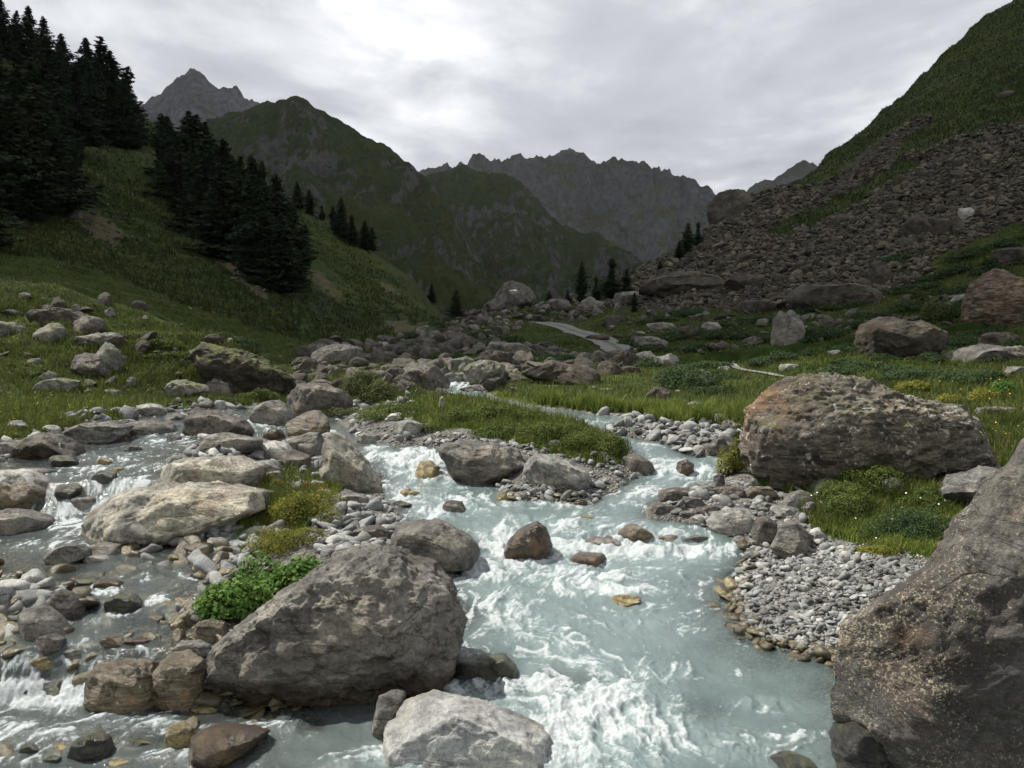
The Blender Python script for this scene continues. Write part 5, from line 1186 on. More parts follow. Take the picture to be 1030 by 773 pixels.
pile.add(520, 12, [[(590, 422), (750, 428), (745, 470), (690, 460), (640, 445), (600, 436)]], 3, 14, 1, MC, 'a', L_far, embed=.15)
pile.add(420, 13, [[(650, 500), (720, 488), (760, 480), (830, 500), (830, 560), (760, 560), (700, 530)]], 3, 14, 1, MC, 'a', L_pier, pmask=GD > -.1)
pile.build('cobble', 'cobble', 'pebbles', {'river_cobble_loose': 'countless small pale grey pebbles on the gravel banks', 'wet_river_cobble_loose': 'small wet brown and yellow stones in the shallows'})

LANDM.clear()
sc_p = Pile()
L_s = ('brown block on the wide scree slope at the right', 'blocks of the right-hand scree', 'scree block')
scm = (scr > .5)
sc_p.add(26000, 31, [SCREE[0]], 1.2, 7, 1, MS, 'a', L_s, yr=(42, 400), pmask=scm, embed=.2)
sc_p.add(900, 33, [SCREE[0]], 3, 13, 1, MS, 'a', L_s, yr=(42, 110), pmask=scm, embed=.2)
sc_p.add(900, 32, [SCREE[1]], 1.6, 6, 1, MS, 'a', ('small block in the upper scree streak on the green slope', 'blocks of the upper scree streak'), yr=(42, 400), pmask=scm)
sc_p.build('scree_block', 'rock', 'scree', 'mass of small brown blocks covering the right-hand slope', limit=285)
md_p = Pile()
md_p.add(1500, 34, [SCREE[2]], 2, 11, 1, MM, 'a', ('purplish rock of the boulder field on the middle knoll', 'rocks of the middle knoll', 'knoll rock'), yr=(28, 130))
md_p.add(850, 35, [SCREE[3], [(330, 350), (450, 345), (520, 360), (520, 395), (440, 400), (380, 390), (330, 400), (280, 395)], [(380, 340), (560, 350), (640, 370), (520, 380), (400, 380)]], 3, 22, 1, MM, 'a', ('grey rock in the bouldery gully behind the willow', 'rocks of the gully', 'gully rock'), yr=(17, 130))
md_p.add(420, 36, [[(560, 320), (700, 310), (960, 300), (960, 335), (800, 350), (700, 360), (600, 350)]], 2.5, 13, 1, MM, 'a', ('rock lying in the green slope above the meadow', 'rocks of the green slope', 'rock in the turf'), yr=(24, 90))
md_p.add(120, 37, [[(560, 345), (800, 350), (860, 372), (800, 395), (720, 415), (600, 400)]], 2.5, 8, 1, MM, 'a', ('small rock in the meadow beside the road', 'small rocks of the meadow', 'meadow rock'), yr=(18, 60))
md_p.add(60, 381, [[(-20, 290), (150, 310), (330, 385), (330, 410), (200, 412), (-20, 405)]], 5, 20, 1, MM, 'a', ('small rock showing in the grassy bank at left', 'small rocks of the left bank', 'bank rock'), yr=(16, 50), embed=.6)
md_p.add(150, 38, [[(-20, 290), (150, 310), (330, 385), (330, 410), (200, 412), (-20, 405)]], 2.5, 9, 1, MM, 'a', ('small rock showing in the grassy bank at left', 'small rocks of the left bank', 'bank rock'), yr=(16, 50))
md_p.add(240, 39, [[(70, 205), (100, 215), (140, 242), (115, 252), (85, 236), (68, 220)], [(190, 232), (215, 245), (240, 265), (290, 320), (282, 325), (225, 275), (200, 250)]], 1.6, 6, 1, MM, 'a', ('pale stone in the bare streaks of the left slope', 'stones of the left slope', 'hillside stone'), yr=(50, 300))
md_p.add(260, 40, [[(0, 170), (330, 300), (430, 330), (300, 345), (100, 300), (0, 280)]], 1.4, 4, 1, MM, 'a', ('pale stone in the bare streaks of the left slope', 'stones of the left slope', 'hillside stone'), yr=(50, 300))
md_p.build('rock', 'rock', 'rubble', 'small rocks strewn over the meadow, the knoll and the slopes', limit=230)

# ------------------------------------------------------------ gravel road and footpath
s = NT('road_gravel'); P = s.pos()
n1 = s.noise(P, 3, 6, .7); n2 = s.noise(P, 22, 4, .7)
gm = s.math('MULTIPLY', s.rng(s.attr('mid'), .45, .9), s.rng(n1, .35, .6))
col = s.mix(gm, s.ramp(s.mix(.5, n1, n2), [(.3, (.12, .117, .108)), (.6, (.22, .215, .20))]), (.06, .08, .025))
M_ROAD = s.done(s.bsdf(col, .95, s.bump(n2, .5, .03), .1))
ROADS = []
def track_sheet(k_, label):
    X, Y, width = TRACKS[k_]; n = len(X)
    dx, dy = np.gradient(X), np.gradient(Y); L = np.hypot(dx, dy) + 1e-9; nx, ny = dy / L, -dx / L
    k = 15; q = np.linspace(-1, 1, k)[None] * width / 2 * (1 + .18 * perlin(X * 1.1, Y * 1.1, 3.0)[:, None])
    GXr = X[:, None] + nx[:, None] * q; GYr = Y[:, None] + ny[:, None] * q; Zr = gz(GXr, GYr) + .045
    mid = np.exp(-(np.linspace(-1, 1, k)[None] / .3) ** 2) * np.ones_like(GXr)
    o = link('path', mk_mesh('path', np.stack([GXr.ravel(), GYr.ravel(), Zr.ravel()], 1), grid_faces(n, k), attrs={'mid': mid.ravel()}), M_ROAD); tag(o, label, kind='structure')
    ROADS.append((X, Y, width))
track_sheet(0, 'pale gravel road with a grassy middle coming down the knoll')
track_sheet(1, 'narrow gravel footpath in the meadow')

# ------------------------------------------------------------ grass
def leaf_mat(name, dark, mid, light, sc=1.5, trans=.25):
    s = NT(name); P = s.pos(); t = s.attr('tint')
    f = s.math('ADD', s.math('MULTIPLY', s.noise(P, sc, 4, .6), .6), s.math('MULTIPLY', t, .4))
    c = s.ramp(f, [(.3, dark), (.5, mid), (.7, light)])
    b = s.bsdf(c, .75, None, .2); tl = s.node('ShaderNodeBsdfTranslucent', {'Color': s.mix(.5, c, light)}).outputs[0]
    return s.done(s.node('ShaderNodeMixShader', {0: trans, 1: b, 2: tl}).outputs[0])
M_GRASS = leaf_mat('grass_blade', (.027, .048, .009), (.058, .082, .015), (.13, .132, .038), 1.2)
M_GRASSD = leaf_mat('slope_grass_blade', (.013, .019, .005), (.024, .033, .008), (.048, .052, .015), .25)
M_GRASSN = leaf_mat('fresh_grass_blade', (.05, .090, .015), (.115, .165, .026), (.23, .25, .06), 1.6)
def blades(name, label, n, seed, hm, mat, polys=None, yr=(0, 1e9), pmask=None, wpx=.7, thin=None):
    X, Y, Z, c, r = sample(n, seed, polys, pmask, yr)
    k = clear_of_heroes(c, r + 2)
    for (rx_, ry_, rw_) in ROADS:
        m_ = k & (np.abs(Y - ry_.mean()) < 25); ii = np.where(m_)[0]
        if len(ii): k[ii] &= np.min(np.hypot(X[ii, None] - rx_[None, ::3], Y[ii, None] - ry_[None, ::3]), 1) > rw_ * .55
    X, Y, Z = X[k], Y[k], Z[k]; n = len(X); rs = np.random.default_rng(seed + 5)
    if n == 0: return
    cl = .5 + .9 * np.clip(fbm(X * 2.2, Y * 2.2, 3, 3) + .4, 0, 1)
    h = hm * cl * (.5 + .8 * rs.random(n)); w_ = np.maximum(.004, wpx / F * Y) * (.6 + .8 * rs.random(n)); a = rs.random(n) * 6.283
    lx, ly = rs.normal(size=n) * .38 * h, rs.normal(size=n) * .38 * h
    dx, dy = np.cos(a) * w_ / 2, np.sin(a) * w_ / 2
    P0 = np.stack([X - dx, Y - dy, Z - .02], 1); P1 = np.stack([X + dx, Y + dy, Z - .02], 1)
    P2 = np.stack([X + dx * .8 + lx * .35, Y + dy * .8 + ly * .35, Z + h * .6], 1); P3 = np.stack([X - dx * .8 + lx * .35, Y - dy * .8 + ly * .35, Z + h * .6], 1)
    P4 = np.stack([X + lx, Y + ly, Z + h], 1)
    V = np.stack([P0, P1, P2, P3, P4], 1).reshape(-1, 3); b = np.arange(n)[:, None] * 5
    t = np.repeat(rs.random(n), 5)
    o = link(name, mk_mesh(name, V, [b + np.array([[0, 1, 2, 3]]), b + np.array([[3, 2, 4]])], attrs={'tint': t}), mat); tag(o, label, kind='stuff')
gm_far = ((wgrav < .5) & (scr < .5) & (bare < .5) & (GD > .12))
blades('grass', 'rough green grass over the meadow and the valley banks', 160000, 51, .16, M_GRASS, yr=(9, 75), pmask=gm_far)
blades('grass', 'fine grass on the near banks and the gravel island', 70000, 52, .10, M_GRASSN, polys=GRASSP, yr=(4, 26), pmask=GD > .06)
blades('grass', 'tall pale grass fringe along the far channel', 9000, 53, .30, M_GRASSN, polys=[[(540, 404), (620, 412), (760, 420), (760, 430), (620, 422), (540, 414)]], yr=(12, 30), pmask=GD > .05)
blades('grass', 'coarse tufts on the left and right slopes', 60000, 55, .45, M_GRASSD, yr=(75, 300), pmask=(scr < .5) & (bare < .5), wpx=.8)
blades('grass', 'coarse grass between the stones on the knoll and under the scree', 26000, 54, .22, M_GRASS, polys=[SCREE[2], SCREE[3]], yr=(24, 110))

# ------------------------------------------------------------ shrubs and leafy plants
def leaves_on(lobes, n, leaf, rs, up=.35, droop=0.0, shape='leaf', inner=.35):
    """leaf-sized faces spread through rounded lobes; returns V, Q, tint"""
    wts = np.array([l[3] * l[5] + l[4] * l[5] for l in lobes]); idx = rs.choice(len(lobes), n, p=wts / wts.sum())
    L = np.array(lobes, float)[idx]
    d = rs.normal(size=(n, 3)); d[:, 2] = np.abs(d[:, 2]) * 1.0 - .15; d /= np.linalg.norm(d, axis=1)[:, None]
    rad = 1 - inner * rs.random(n) ** 1.6
    nz_ = fbm(d[:, 0] * 2.3 + idx * 7.1, d[:, 1] * 2.3, d[:, 2] * 2.3, 3) * .35 + 1
    C = L[:, :3] + d * L[:, 3:6] * (rad * nz_)[:, None]
    nrm = d + rs.normal(size=(n, 3)) * .6; nrm[:, 2] += up; nrm /= np.linalg.norm(nrm, axis=1)[:, None]
    t = np.cross(nrm, rs.normal(size=(n, 3))); t /= np.linalg.norm(t, axis=1)[:, None]; b = np.cross(nrm, t)
    s_ = leaf * (.6 + .8 * rs.random(n))[:, None]; asp = {'leaf': .55, 'broad': .8, 'needle': .28}[shape]
    V = np.stack([C - t * s_, C + b * s_ * asp - nrm * s_ * .1, C + t * s_, C - b * s_ * asp - nrm * s_ * .1], 1).reshape(-1, 3)
    return V, np.arange(n * 4).reshape(n, 4), np.repeat(rs.random(n), 4)
def tube(P, R, k=6):
    P = np.array(P, float); V = []; n = len(P)
    for i in range(n):
        d = P[min(i+1, n-1)] - P[max(i-1, 0)]; d /= np.linalg.norm(d) + 1e-9
        a = np.cross(d, [.3, .9, .1]); a /= np.linalg.norm(a); b = np.cross(d, a)
        for j in range(k):
            th = 2 * math.pi * j / k; V.append(P[i] + R[i] * (a * math.cos(th) + b * math.sin(th)))
    Q = [[i*k+j, i*k+(j+1) % k, (i+1)*k+(j+1) % k, (i+1)*k+j] for i in range(n-1) for j in range(k)]
    return np.array(V), np.array(Q)
M_JUN = leaf_mat('juniper_foliage', (.012, .028, .010), (.028, .055, .016), (.060, .095, .028), 1.5, .12)
M_BUSH = leaf_mat('bush_foliage', (.025, .045, .008), (.065, .095, .018), (.13, .155, .035), 2.0, .25)
M_WILLOW = leaf_mat('willow_foliage', (.035, .050, .015), (.075, .095, .030), (.14, .155, .055), 2.0, .3)
M_LEAFY = leaf_mat('broad_leaf_foliage', (.035, .085, .014), (.075, .155, .026), (.15, .24, .055), 3.0, .35)
M_YELP = leaf_mat('yellow_green_foliage', (.06, .075, .012), (.14, .155, .025), (.30, .27, .04), 3.0, .3)
M_ORP = leaf_mat('orange_green_foliage', (.09, .06, .012), (.20, .13, .02), (.34, .22, .03), 3.0, .3)
M_BARK = G('bark', (.03, .024, .018), (.06, .05, .038), (.11, .095, .075), 3.0)
SPLANT = [
 (690, 393, 88, 36, M_JUN, 'needle', 7000, 'round dark juniper in the meadow', 'shrub', .8), (600, 374, 74, 9, M_JUN, 'needle', 2600, 'dark juniper mat hanging over the dark overhanging ledge', 'shrub', .8), (500, 352, 90, 10, M_JUN, 'needle', 2600, 'flat dark juniper mat on the near side of the knoll', 'shrub', .7), (487, 342, 50, 8, M_JUN, 'needle', 1500, 'small flat juniper mat behind the larger one on the knoll', 'shrub', .7),
 (850, 381, 90, 18, M_JUN, 'needle', 4500, 'low juniper spread left of the two-humped boulder foot', 'shrub', .7), (915, 383, 100, 18, M_JUN, 'needle', 4500, 'low juniper spread in front of the two-humped boulder', 'shrub', .7), (985, 386, 70, 20, M_JUN, 'needle', 4500, 'dark bluish juniper under the long flat grey rock', 'shrub', .7), (985, 345, 70, 16, M_JUN, 'needle', 3500, 'dark juniper between the streaked rock and the mossy rock', 'shrub', .7), (940, 420, 60, 12, M_JUN, 'needle', 3000, 'juniper sprig creeping over the back of the layered rock', 'shrub', .7),
 (822, 345, 64, 18, M_JUN, 'needle', 3000, 'juniper right of the tall upright stone', 'shrub', .7), (750, 342, 70, 10, M_JUN, 'needle', 2200, 'juniper patch left of the tall upright stone', 'shrub', .6), (680, 341, 60, 8, M_JUN, 'needle', 1800, 'juniper patch above the pale rocks of the slope', 'shrub', .6), (725, 398, 56, 14, M_JUN, 'needle', 2200, 'low dark shrub right of the pale tilted boulder', 'shrub', .7), (560, 318, 60, 5, M_JUN, 'needle', 900, 'dark strip of juniper on the knoll skyline', 'shrub', .5), (960, 352, 40, 12, M_JUN, 'needle', 1800, 'juniper right beside the two-humped boulder', 'shrub', .7),
 (600, 462, 90, 34, M_BUSH, 'leaf', 9000, 'rounded green bush at the right end of the island', 'shrub', .6), (555, 446, 80, 26, M_BUSH, 'leaf', 6000, 'green bush in the middle of the island', 'shrub', .6), (512, 424, 80, 28, M_BUSH, 'leaf', 6000, 'taller dark green bush at the back of the island', 'shrub', .6), (462, 426, 56, 22, M_BUSH, 'leaf', 3500, 'bush at the back left of the island', 'shrub', .6), (425, 436, 50, 14, M_BUSH, 'leaf', 2600, 'low greenery on the left part of the island', 'shrub', .6), (500, 442, 60, 16, M_BUSH, 'leaf', 3000, 'low bush above the large purplish boulder', 'shrub', .6),
 (370, 408, 72, 46, M_WILLOW, 'needle', 9000, 'feathery olive willow bush in the gully', 'shrub', .8), (335, 425, 60, 12, M_WILLOW, 'leaf', 2500, 'low greenery at the foot of the rugged maroon boulder', 'shrub', .6), (380, 424, 90, 22, M_BUSH, 'leaf', 7000, 'spreading green growth between the willow and the island', 'shrub', .8), (408, 436, 30, 10, M_BUSH, 'leaf', 1200, 'small green tuft above the middle cascade ledge', 'shrub', .6),
 (738, 478, 36, 54, M_YELP, 'leaf', 4200, 'yellowish shrub growing at the left face of the layered rock', 'shrub', .6), (775, 490, 44, 24, M_LEAFY, 'leaf', 2600, 'bright green plants at the foot of the layered rock', 'plant', .6), (905, 500, 130, 46, M_BUSH, 'needle', 14000, 'green sprays spreading in front of the layered brown rock', 'shrub', .6), (930, 545, 110, 44, M_JUN, 'needle', 7000, 'dense green heather mound near the gravel bar', 'shrub', .7), (858, 520, 100, 44, M_BUSH, 'leaf', 9000, 'grassy green mound above the gravel bar', 'shrub', .6), (945, 515, 70, 24, M_BUSH, 'needle', 4000, 'low green bush left of the tilted weathered slab', 'shrub', .6), (1000, 532, 60, 24, M_BUSH, 'leaf', 4000, 'bush between the tilted slab and the giant brown rock', 'shrub', .6), (885, 560, 60, 12, M_YELP, 'needle', 2500, 'brownish low growth at the upper edge of the gravel bar', 'shrub', .5),
 (250, 634, 140, 62, M_LEAFY, 'broad', 3600, 'bright green leafy plant beside the huge rough boulder', 'plant', .6), (282, 604, 124, 56, M_LEAFY, 'broad', 2800, 'second leafy green plant behind the first one', 'plant', .6), (270, 562, 112, 36, M_YELP, 'needle', 4500, 'yellow-green tussock in the middle of the gravel island', 'plant', .6), (305, 530, 96, 40, M_YELP, 'needle', 4500, 'tall yellow-green herbs at the right of the plant strip', 'plant', .6), (237, 524, 34, 20, M_BUSH, 'needle', 1800, 'small dark green tuft on the broad tan boulder edge', 'plant', .6),
 (277, 490, 26, 8, M_ORP, 'needle', 900, 'small orange-green moss plant behind the strip', 'plant', .6), (312, 496, 40, 12, M_ORP, 'needle', 1500, 'orange-yellow herbs below the purple rounded rock', 'plant', .6), (328, 505, 20, 8, M_YELP, 'needle', 700, 'bright yellow flowering cushion right of the orange herbs', 'plant', .6),
 (985, 405, 70, 20, M_YELP, 'leaf', 4500, 'yellow-flowering herbs on the bank behind the layered rock', 'plant', .6), (925, 395, 44, 18, M_YELP, 'leaf', 2400, 'light green herbs above the back of the layered rock', 'plant', .6), (1015, 395, 40, 20, M_LEAFY, 'leaf', 2400, 'fresh green herbs at the right edge', 'plant', .6),
 (948, 325, 34, 34, M_WILLOW, 'needle', 2400, 'light green larch bush left of the streaked rock', 'shrub', .8), (925, 308, 26, 28, M_WILLOW, 'needle', 1600, 'second light larch bush further left', 'shrub', .8), (870, 330, 40, 14, M_JUN, 'needle', 1600, 'dark shrub under the dark upright crag', 'shrub', .7), (998, 275, 26, 20, M_JUN, 'needle', 1400, 'small dark shrub beside the black rock on the scree', 'shrub', .7), (960, 280, 60, 12, M_JUN, 'needle', 1800, 'dark shrub strip on the lower scree', 'shrub', .6),
 (470, 372, 60, 12, M_JUN, 'needle', 2600, 'dark juniper mat between the boulders behind the slate slab', 'shrub', .7), (540, 362, 80, 12, M_JUN, 'needle', 2800, 'dark juniper mat on top of the brown boulder ledge', 'shrub', .7), (420, 366, 60, 12, M_BUSH, 'needle', 2600, 'low green shrub in the bouldery gully', 'shrub', .7), (335, 356, 46, 10, M_BUSH, 'needle', 2200, 'low green shrub among the highest gully boulders', 'shrub', .7),
 (640, 348, 50, 9, M_JUN, 'needle', 1800, 'juniper mat right beside the gravel road', 'shrub', .6), (780, 365, 60, 9, M_JUN, 'needle', 2000, 'juniper mat above the footpath end', 'shrub', .6), (240, 350, 60, 10, M_JUN, 'needle', 1800, 'dark low shrub behind the grassy knoll', 'shrub', .6), (40, 330, 70, 12, M_BUSH, 'needle', 2600, 'green hummock of shrubs high on the left bank', 'shrub', .6), (150, 360, 80, 12, M_BUSH, 'needle', 2800, 'green hummock of shrubs on the grassy knoll', 'shrub', .6), (20, 378, 60, 12, M_BUSH, 'leaf', 2600, 'green hummock above the flowery bank at the left edge', 'shrub', .6),
 (258, 404, 46, 16, M_BUSH, 'needle', 2800, 'rounded green cushion under the dark rock step', 'shrub', .7), (440, 372, 34, 9, M_BUSH, 'leaf', 1200, 'small bush left of the greenish boulder', 'shrub', .6),
]
def shrub(c, r, wpx, hpx, mat, shape, n, label, cat, depth, seed):
    x, y, z, ok = gcast([c], [r]); x, y, z = float(x[0]), float(y[0]), float(z[0]); sc = y / F
    W2, H2 = wpx * sc / 2, hpx * sc; rs = np.random.default_rng(seed)
    lobes = []; D2 = W2 * depth
    for k in range(9):
        a = rs.random() * 6.283; q = rs.random() ** .6 * .72
        lx, ly = math.cos(a) * q * W2, math.sin(a) * q * D2
        fz = float(gz(np.array([x + lx]), np.array([y + D2 * .7 + ly]))[0]) - z
        hh = H2 * (.50 + .3 * rs.random()) * (1 - .4 * q)
        lobes.append((lx, ly, fz + hh * .25, W2 * (.3 + .2 * rs.random()), D2 * (.3 + .2 * rs.random()), hh * .75))
    leaf = {'leaf': .9, 'broad': 2.6, 'needle': 1.5}[shape] * sc
    leaf = max(leaf, .010)
    V, Q, t = leaves_on(lobes, n, leaf, rs, shape=shape)
    root = bpy.data.objects.new('shrub' if cat == 'shrub' else 'leafy_plant', None); COL.objects.link(root); root.location = (x, y + D2 * .7, z); tag(root, label, cat)
    link('foliage', mk_mesh('foliage', V, Q, smooth=False, attrs={'tint': t}), mat, parent=root)
    VS, QS, off = [], [], 0
    for l in lobes:
        for j in range(2):
            e = np.array(l[:3]) + rs.normal(size=3) * np.array([l[3], l[4], l[5] * .4]) * .5; b = np.array([l[0] * .35, l[1] * .35, -.03])
            m = (e + b) / 2 + rs.normal(size=3) * .08 * W2; rr = max(.003, .02 * H2)
            v, q = tube([b, m, e], [rr * 1.3, rr, rr * .4], 5); VS.append(v); QS.append(q + off); off += len(v)
    link('stems', mk_mesh('stems', np.concatenate(VS), np.concatenate(QS)), M_BARK, parent=root)
for i, a in enumerate(SPLANT): shrub(*a, seed=1200 + i)

# low junipers spread over the green slopes
_X, _Y, _Z, _c, _r = sample(900, 1500, [[(560, 322), (640, 318), (960, 300), (1030, 300), (1030, 392), (800, 372), (720, 392), (640, 372), (560, 360)], [(400, 340), (520, 335), (600, 352), (600, 366), (420, 372)], [(900, 262), (1030, 240), (1030, 300), (900, 300)]], None, (22, 95))
_ok = clear_of_heroes(_c, _r); LANDM.clear(); _rs = np.random.default_rng(1501); _done = []
for _a, _b, _o in zip(_c, _r, _ok):
    if not _o or len(_done) >= 46 or any(abs(_a - q[0]) < 34 and abs(_b - q[1]) < 10 for q in _done) or (530 < _a < 650 and 318 < _b < 364): continue
    _done.append((_a, _b)); _wd = 34 + 46 * _rs.random(); _ht = 6 + 8 * _rs.random(); _t = .1
    _lb = near_label('shrub', 'spreading dark juniper', _a, _b, _wd * .22, None, _t)
    if _lb: shrub(_a, _b, _wd, _ht, M_JUN, 'needle', int(_wd * 34), _lb.replace(' dark spreading', ' spreading'), 'shrub', .7, 1600 + len(_done))
# ------------------------------------------------------------ conifers
def conifer(variant):
    rs = np.random.default_rng(70 + variant); larch = variant >= 2
    C, N_, T_, S_ = [], [], [], []
    H = 1.0; lv = np.linspace(.05, .985, 40) + rs.normal(size=40) * .006
    for li, h in enumerate(lv):
        R = ((.215 * (1 - h) ** .75) if not larch else .19 * (1 - h) ** .40 * (.72 + .28 * math.sin(h * 9 + variant))) * (.55 + .7 * rs.random()) + .006
        nb = int(5 + 6 * (1 - h) + rs.integers(0, 2)); a0 = rs.random() * 6.283
        for b in range(nb):
            if rs.random() < (.16 if not larch else .24): continue
            a = a0 + b * 6.283 / nb + rs.normal() * .25; r_ = R * (.6 + .55 * rs.random())
            m = max(6, int(34 * r_ / .2) + 4)
            for k in range(m):
                q = (k + rs.random()) / m; rad = r_ * (.12 + .88 * q)
                side = rs.normal() * .16 * r_ * (1.1 - q) * 1.8
                z = h - .16 * r_ * q + .12 * r_ * q * q * 2 + rs.normal() * .006
                C.append((math.cos(a) * rad - math.sin(a) * side, math.sin(a) * rad + math.cos(a) * side, z))
                T_.append((math.cos(a), math.sin(a), -.25)); S_.append(.010 + .012 * rs.random() + .007 * (1 - h))
    C = np.array(C); T = np.array(T_) + rs.normal(size=(len(C), 3)) * .35; T /= np.linalg.norm(T, axis=1)[:, None]
    up = np.array([0, 0, 1.0]) + rs.normal(size=(len(C), 3)) * .55; B = np.cross(T, up); B /= np.linalg.norm(B, axis=1)[:, None]
    S = np.array(S_)[:, None]
    V = np.stack([C - T * S, C + B * S * .42 - [0, 0, .006], C + T * S, C - B * S * .42 - [0, 0, .006]], 1).reshape(-1, 3)
    n = len(C)
    return V, np.arange(n * 4).reshape(n, 4), np.repeat(rs.random(n), 4)
M_NEED = leaf_mat('conifer_needles', (.010, .019, .008), (.019, .035, .012), (.036, .056, .019), .3, .08)
CROWNS, TRUNKS = [], []
for v_ in range(6):
    V, Q, t = conifer(v_); me = mk_mesh('crown', V, Q, smooth=False, attrs={'tint': t}); me.materials.append(M_NEED); CROWNS.append(me)
    rs = np.random.default_rng(v_); zs = np.linspace(-.05, .97, 12)
    v, q = tube([(rs.normal() * .003, rs.normal() * .003, z) for z in zs], [.014 * (1 - max(z, 0)) + .002 for z in zs], 8)
    me = mk_mesh('trunk', v, q); me.materials.append(M_BARK); TRUNKS.append(me)
TREES_A = [(2, 55, 55), (14, 62, 52), (30, 72, 58), (46, 80, 60), (66, 92, 52), (90, 106, 62), (104, 118, 70), (118, 128, 66), (131, 138, 62), (82, 118, 62), (4, 214, 130), (26, 222, 138), (48, 212, 125), (66, 206, 104), (12, 170, 110), (38, 165, 105), (58, 160, 95), (74, 158, 88),
           (94, 148, 74), (112, 146, 70), (128, 150, 66), (102, 134, 62), (20, 122, 80), (50, 124, 78), (76, 132, 74), (-14, 200, 130), (-8, 120, 90), (36, 100, 60), (60, 112, 62), (88, 134, 66), (16, 196, 110), (40, 190, 105), (120, 140, 58), (98, 116, 56), (-20, 250, 120), (138, 145, 50)]
TREES_B = [(163, 182, 66), (176, 192, 78), (188, 202, 96), (202, 212, 102), (214, 226, 106), (228, 240, 100), (240, 254, 112), (224, 262, 112), (252, 282, 108), (268, 290, 104), (284, 296, 96), (300, 292, 84), (208, 240, 100), (196, 226, 92), (236, 208, 52), (252, 196, 40), (264, 192, 34),
           (276, 258, 92), (256, 230, 74), (290, 266, 62), (180, 214, 80), (170, 200, 62), (246, 262, 90), (262, 272, 88), (216, 205, 70), (232, 222, 72), (306, 272, 54), (292, 290, 70)]
TREES_C = [(300, 210, 26), (312, 216, 24), (344, 240, 38), (355, 248, 34), (368, 252, 32), (336, 232, 22), (374, 250, 22), (324, 222, 18)]
TREES_D = [(458, 325, 36, 'dark lone spruce at the left foot of the knoll'), (585, 304, 36, 'spruce left of the pair behind the knoll'), (613, 303, 48, 'tallest spruce behind the knoll'), (600, 303, 24, 'short spruce between the two behind the knoll'), (552, 308, 18, 'small round spruce right of the largest knoll boulder'), (572, 309, 16, 'tiny spruce in the middle of the knoll skyline'),
           (629, 300, 30, 'spruce against the scree edge'), (638, 314, 20, 'small spruce in front of the scree wall'), (434, 292, 22, 'small spruce on the spur above the gully'), (664, 276, 14, 'lowest of the little spruces on the scree skyline'), (683, 262, 20, 'second of the little spruces on the scree skyline'), (691, 256, 28, 'third and biggest spruce on the scree skyline'), (701, 250, 24, 'topmost spruce on the scree skyline')]
def tree(c, r, hpx, label, group, i, wide=1.0):
    x, y, z, ok = gcast([c], [r]); x, y, z = float(x[0]), float(y[0]), float(z[0])
    if not ok[0] or y > 420:
        y = float(np.interp(min(max(c, 0), 450), [0, 140, 250, 450], [288, 282, 244, 180])); u, v = px2uv(c, r); x = float(u) * y; z = float(gz(np.array([x]), np.array([y]))[0])
    rs = np.random.default_rng(2000 + i); H = hpx / F * y * (.85 + .28 * rs.random()); k = int(rs.integers(0, 6))
    root = bpy.data.objects.new('conifer', None); COL.objects.link(root); root.location = (x, y, z - .01 * H); root.rotation_euler = (rs.normal() * .035, rs.normal() * .035, rs.random() * 6.28)
    wd = wide * (.85 + .3 * rs.random()); root.scale = (H * wd, H * wd, H); tag(root, label, 'tree', group)
    link('crown', CROWNS[k], None, parent=root); link('trunk', TRUNKS[k], None, parent=root)
n_ = 0
def ordw(k): return ['first', 'second', 'third', 'fourth', 'fifth', 'sixth', 'seventh', 'eighth', 'ninth', 'tenth'][k]
def rows_of(T, bands):
    T = sorted(T, key=lambda q: q[1]); k = len(T); out = []
    nb = len(bands); cuts = [round(k * i / nb) for i in range(nb + 1)]
    for i, bn in enumerate(bands):
        for j, q in enumerate(sorted(T[cuts[i]:cuts[i+1]], key=lambda q: q[0])): out.append((*q, bn, ordn(j)))
    return out
def ordn(j): return ['leftmost', 'second', 'third', 'fourth', 'fifth', 'sixth', 'seventh', 'eighth', 'ninth', 'tenth', 'eleventh', 'twelfth', 'thirteenth'][j]
def fromleft(o_): return 'leftmost' if o_ == 'leftmost' else o_ + ' from the left'
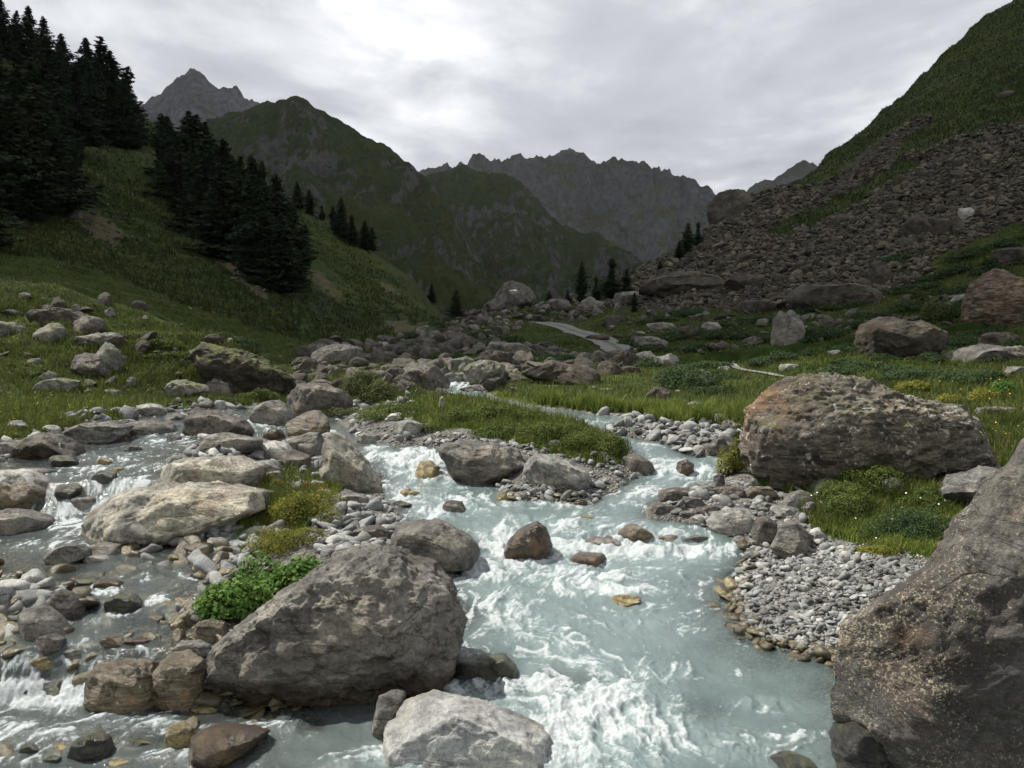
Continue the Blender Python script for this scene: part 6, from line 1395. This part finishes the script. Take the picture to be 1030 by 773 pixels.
for (c_, r_, h_, bn, o_) in rows_of(TREES_A, ['skyline row', 'second row', 'third row', 'lowest row']): tree(c_, r_, h_, f'dark conifer, {fromleft(o_)} in the {bn} of the upper left wood', 'conifers of the upper left wood', n_, 1.6); n_ += 1
for (c_, r_, h_, bn, o_) in rows_of(TREES_B, ['highest row', 'middle row', 'lowest row']): tree(c_, r_, h_ * .9, f'dark conifer, {fromleft(o_)} in the {bn} of the left slope stand', 'conifers of the left slope stand', n_, 1.6); n_ += 1
for (c_, r_, h_, bn, o_) in rows_of(TREES_C, ['line']): tree(c_, r_, h_, f'small dark conifer, {fromleft(o_)} of those on the spur edge', 'conifers along the spur edge', n_, 1.7); n_ += 1
for (c_, r_, h_, l_) in TREES_D: tree(c_, r_, h_, l_, None, n_, 1.9); n_ += 1

# ------------------------------------------------------------ wild flowers
def flowers(label, n, seed, polys, colr, size):
    X, Y, Z, c, r = sample(n, seed, polys, GD > .05, (3, 40)); rs = np.random.default_rng(seed)
    n = len(X); q = size / F * Y; h = .10 + .08 * rs.random(n); nrm = rs.normal(size=(n, 3)) * .5 + [0, -.4, 1]; nrm /= np.linalg.norm(nrm, axis=1)[:, None]
    t = np.cross(nrm, [1, .2, 0]); t /= np.linalg.norm(t, axis=1)[:, None]; b = np.cross(nrm, t); C = np.stack([X, Y, Z + h], 1)
    V = np.concatenate([np.stack([C + (t * math.cos(a) + b * math.sin(a)) * q[:, None] for a in np.linspace(0, 6.283, 6)[:5]], 1)], 1).reshape(-1, 3)
    me = mk_mesh('wildflowers', V, [np.arange(n)[:, None] * 5 + np.array([[0, 1, 2, 3]]), np.arange(n)[:, None] * 5 + np.array([[0, 3, 4]])])
    s = NT('petal'); o = link('wildflowers', me, s.done(s.bsdf(colr, .6))); tag(o, label, kind='stuff')
flowers('tiny yellow flowers dotted over the left bank', 110, 91, [GRASSP[2]], (.45, .38, .05), .45)
flowers('small white flowers in the turf above the gravel bar', 40, 92, [GRASSP[3]], (.75, .75, .70), .9)
flowers('yellow flowers on the bank at the right edge', 35, 93, [[(940, 392), (1030, 385), (1030, 470), (1000, 455), (990, 415)]], (.5, .36, .03), .8)
build_water()
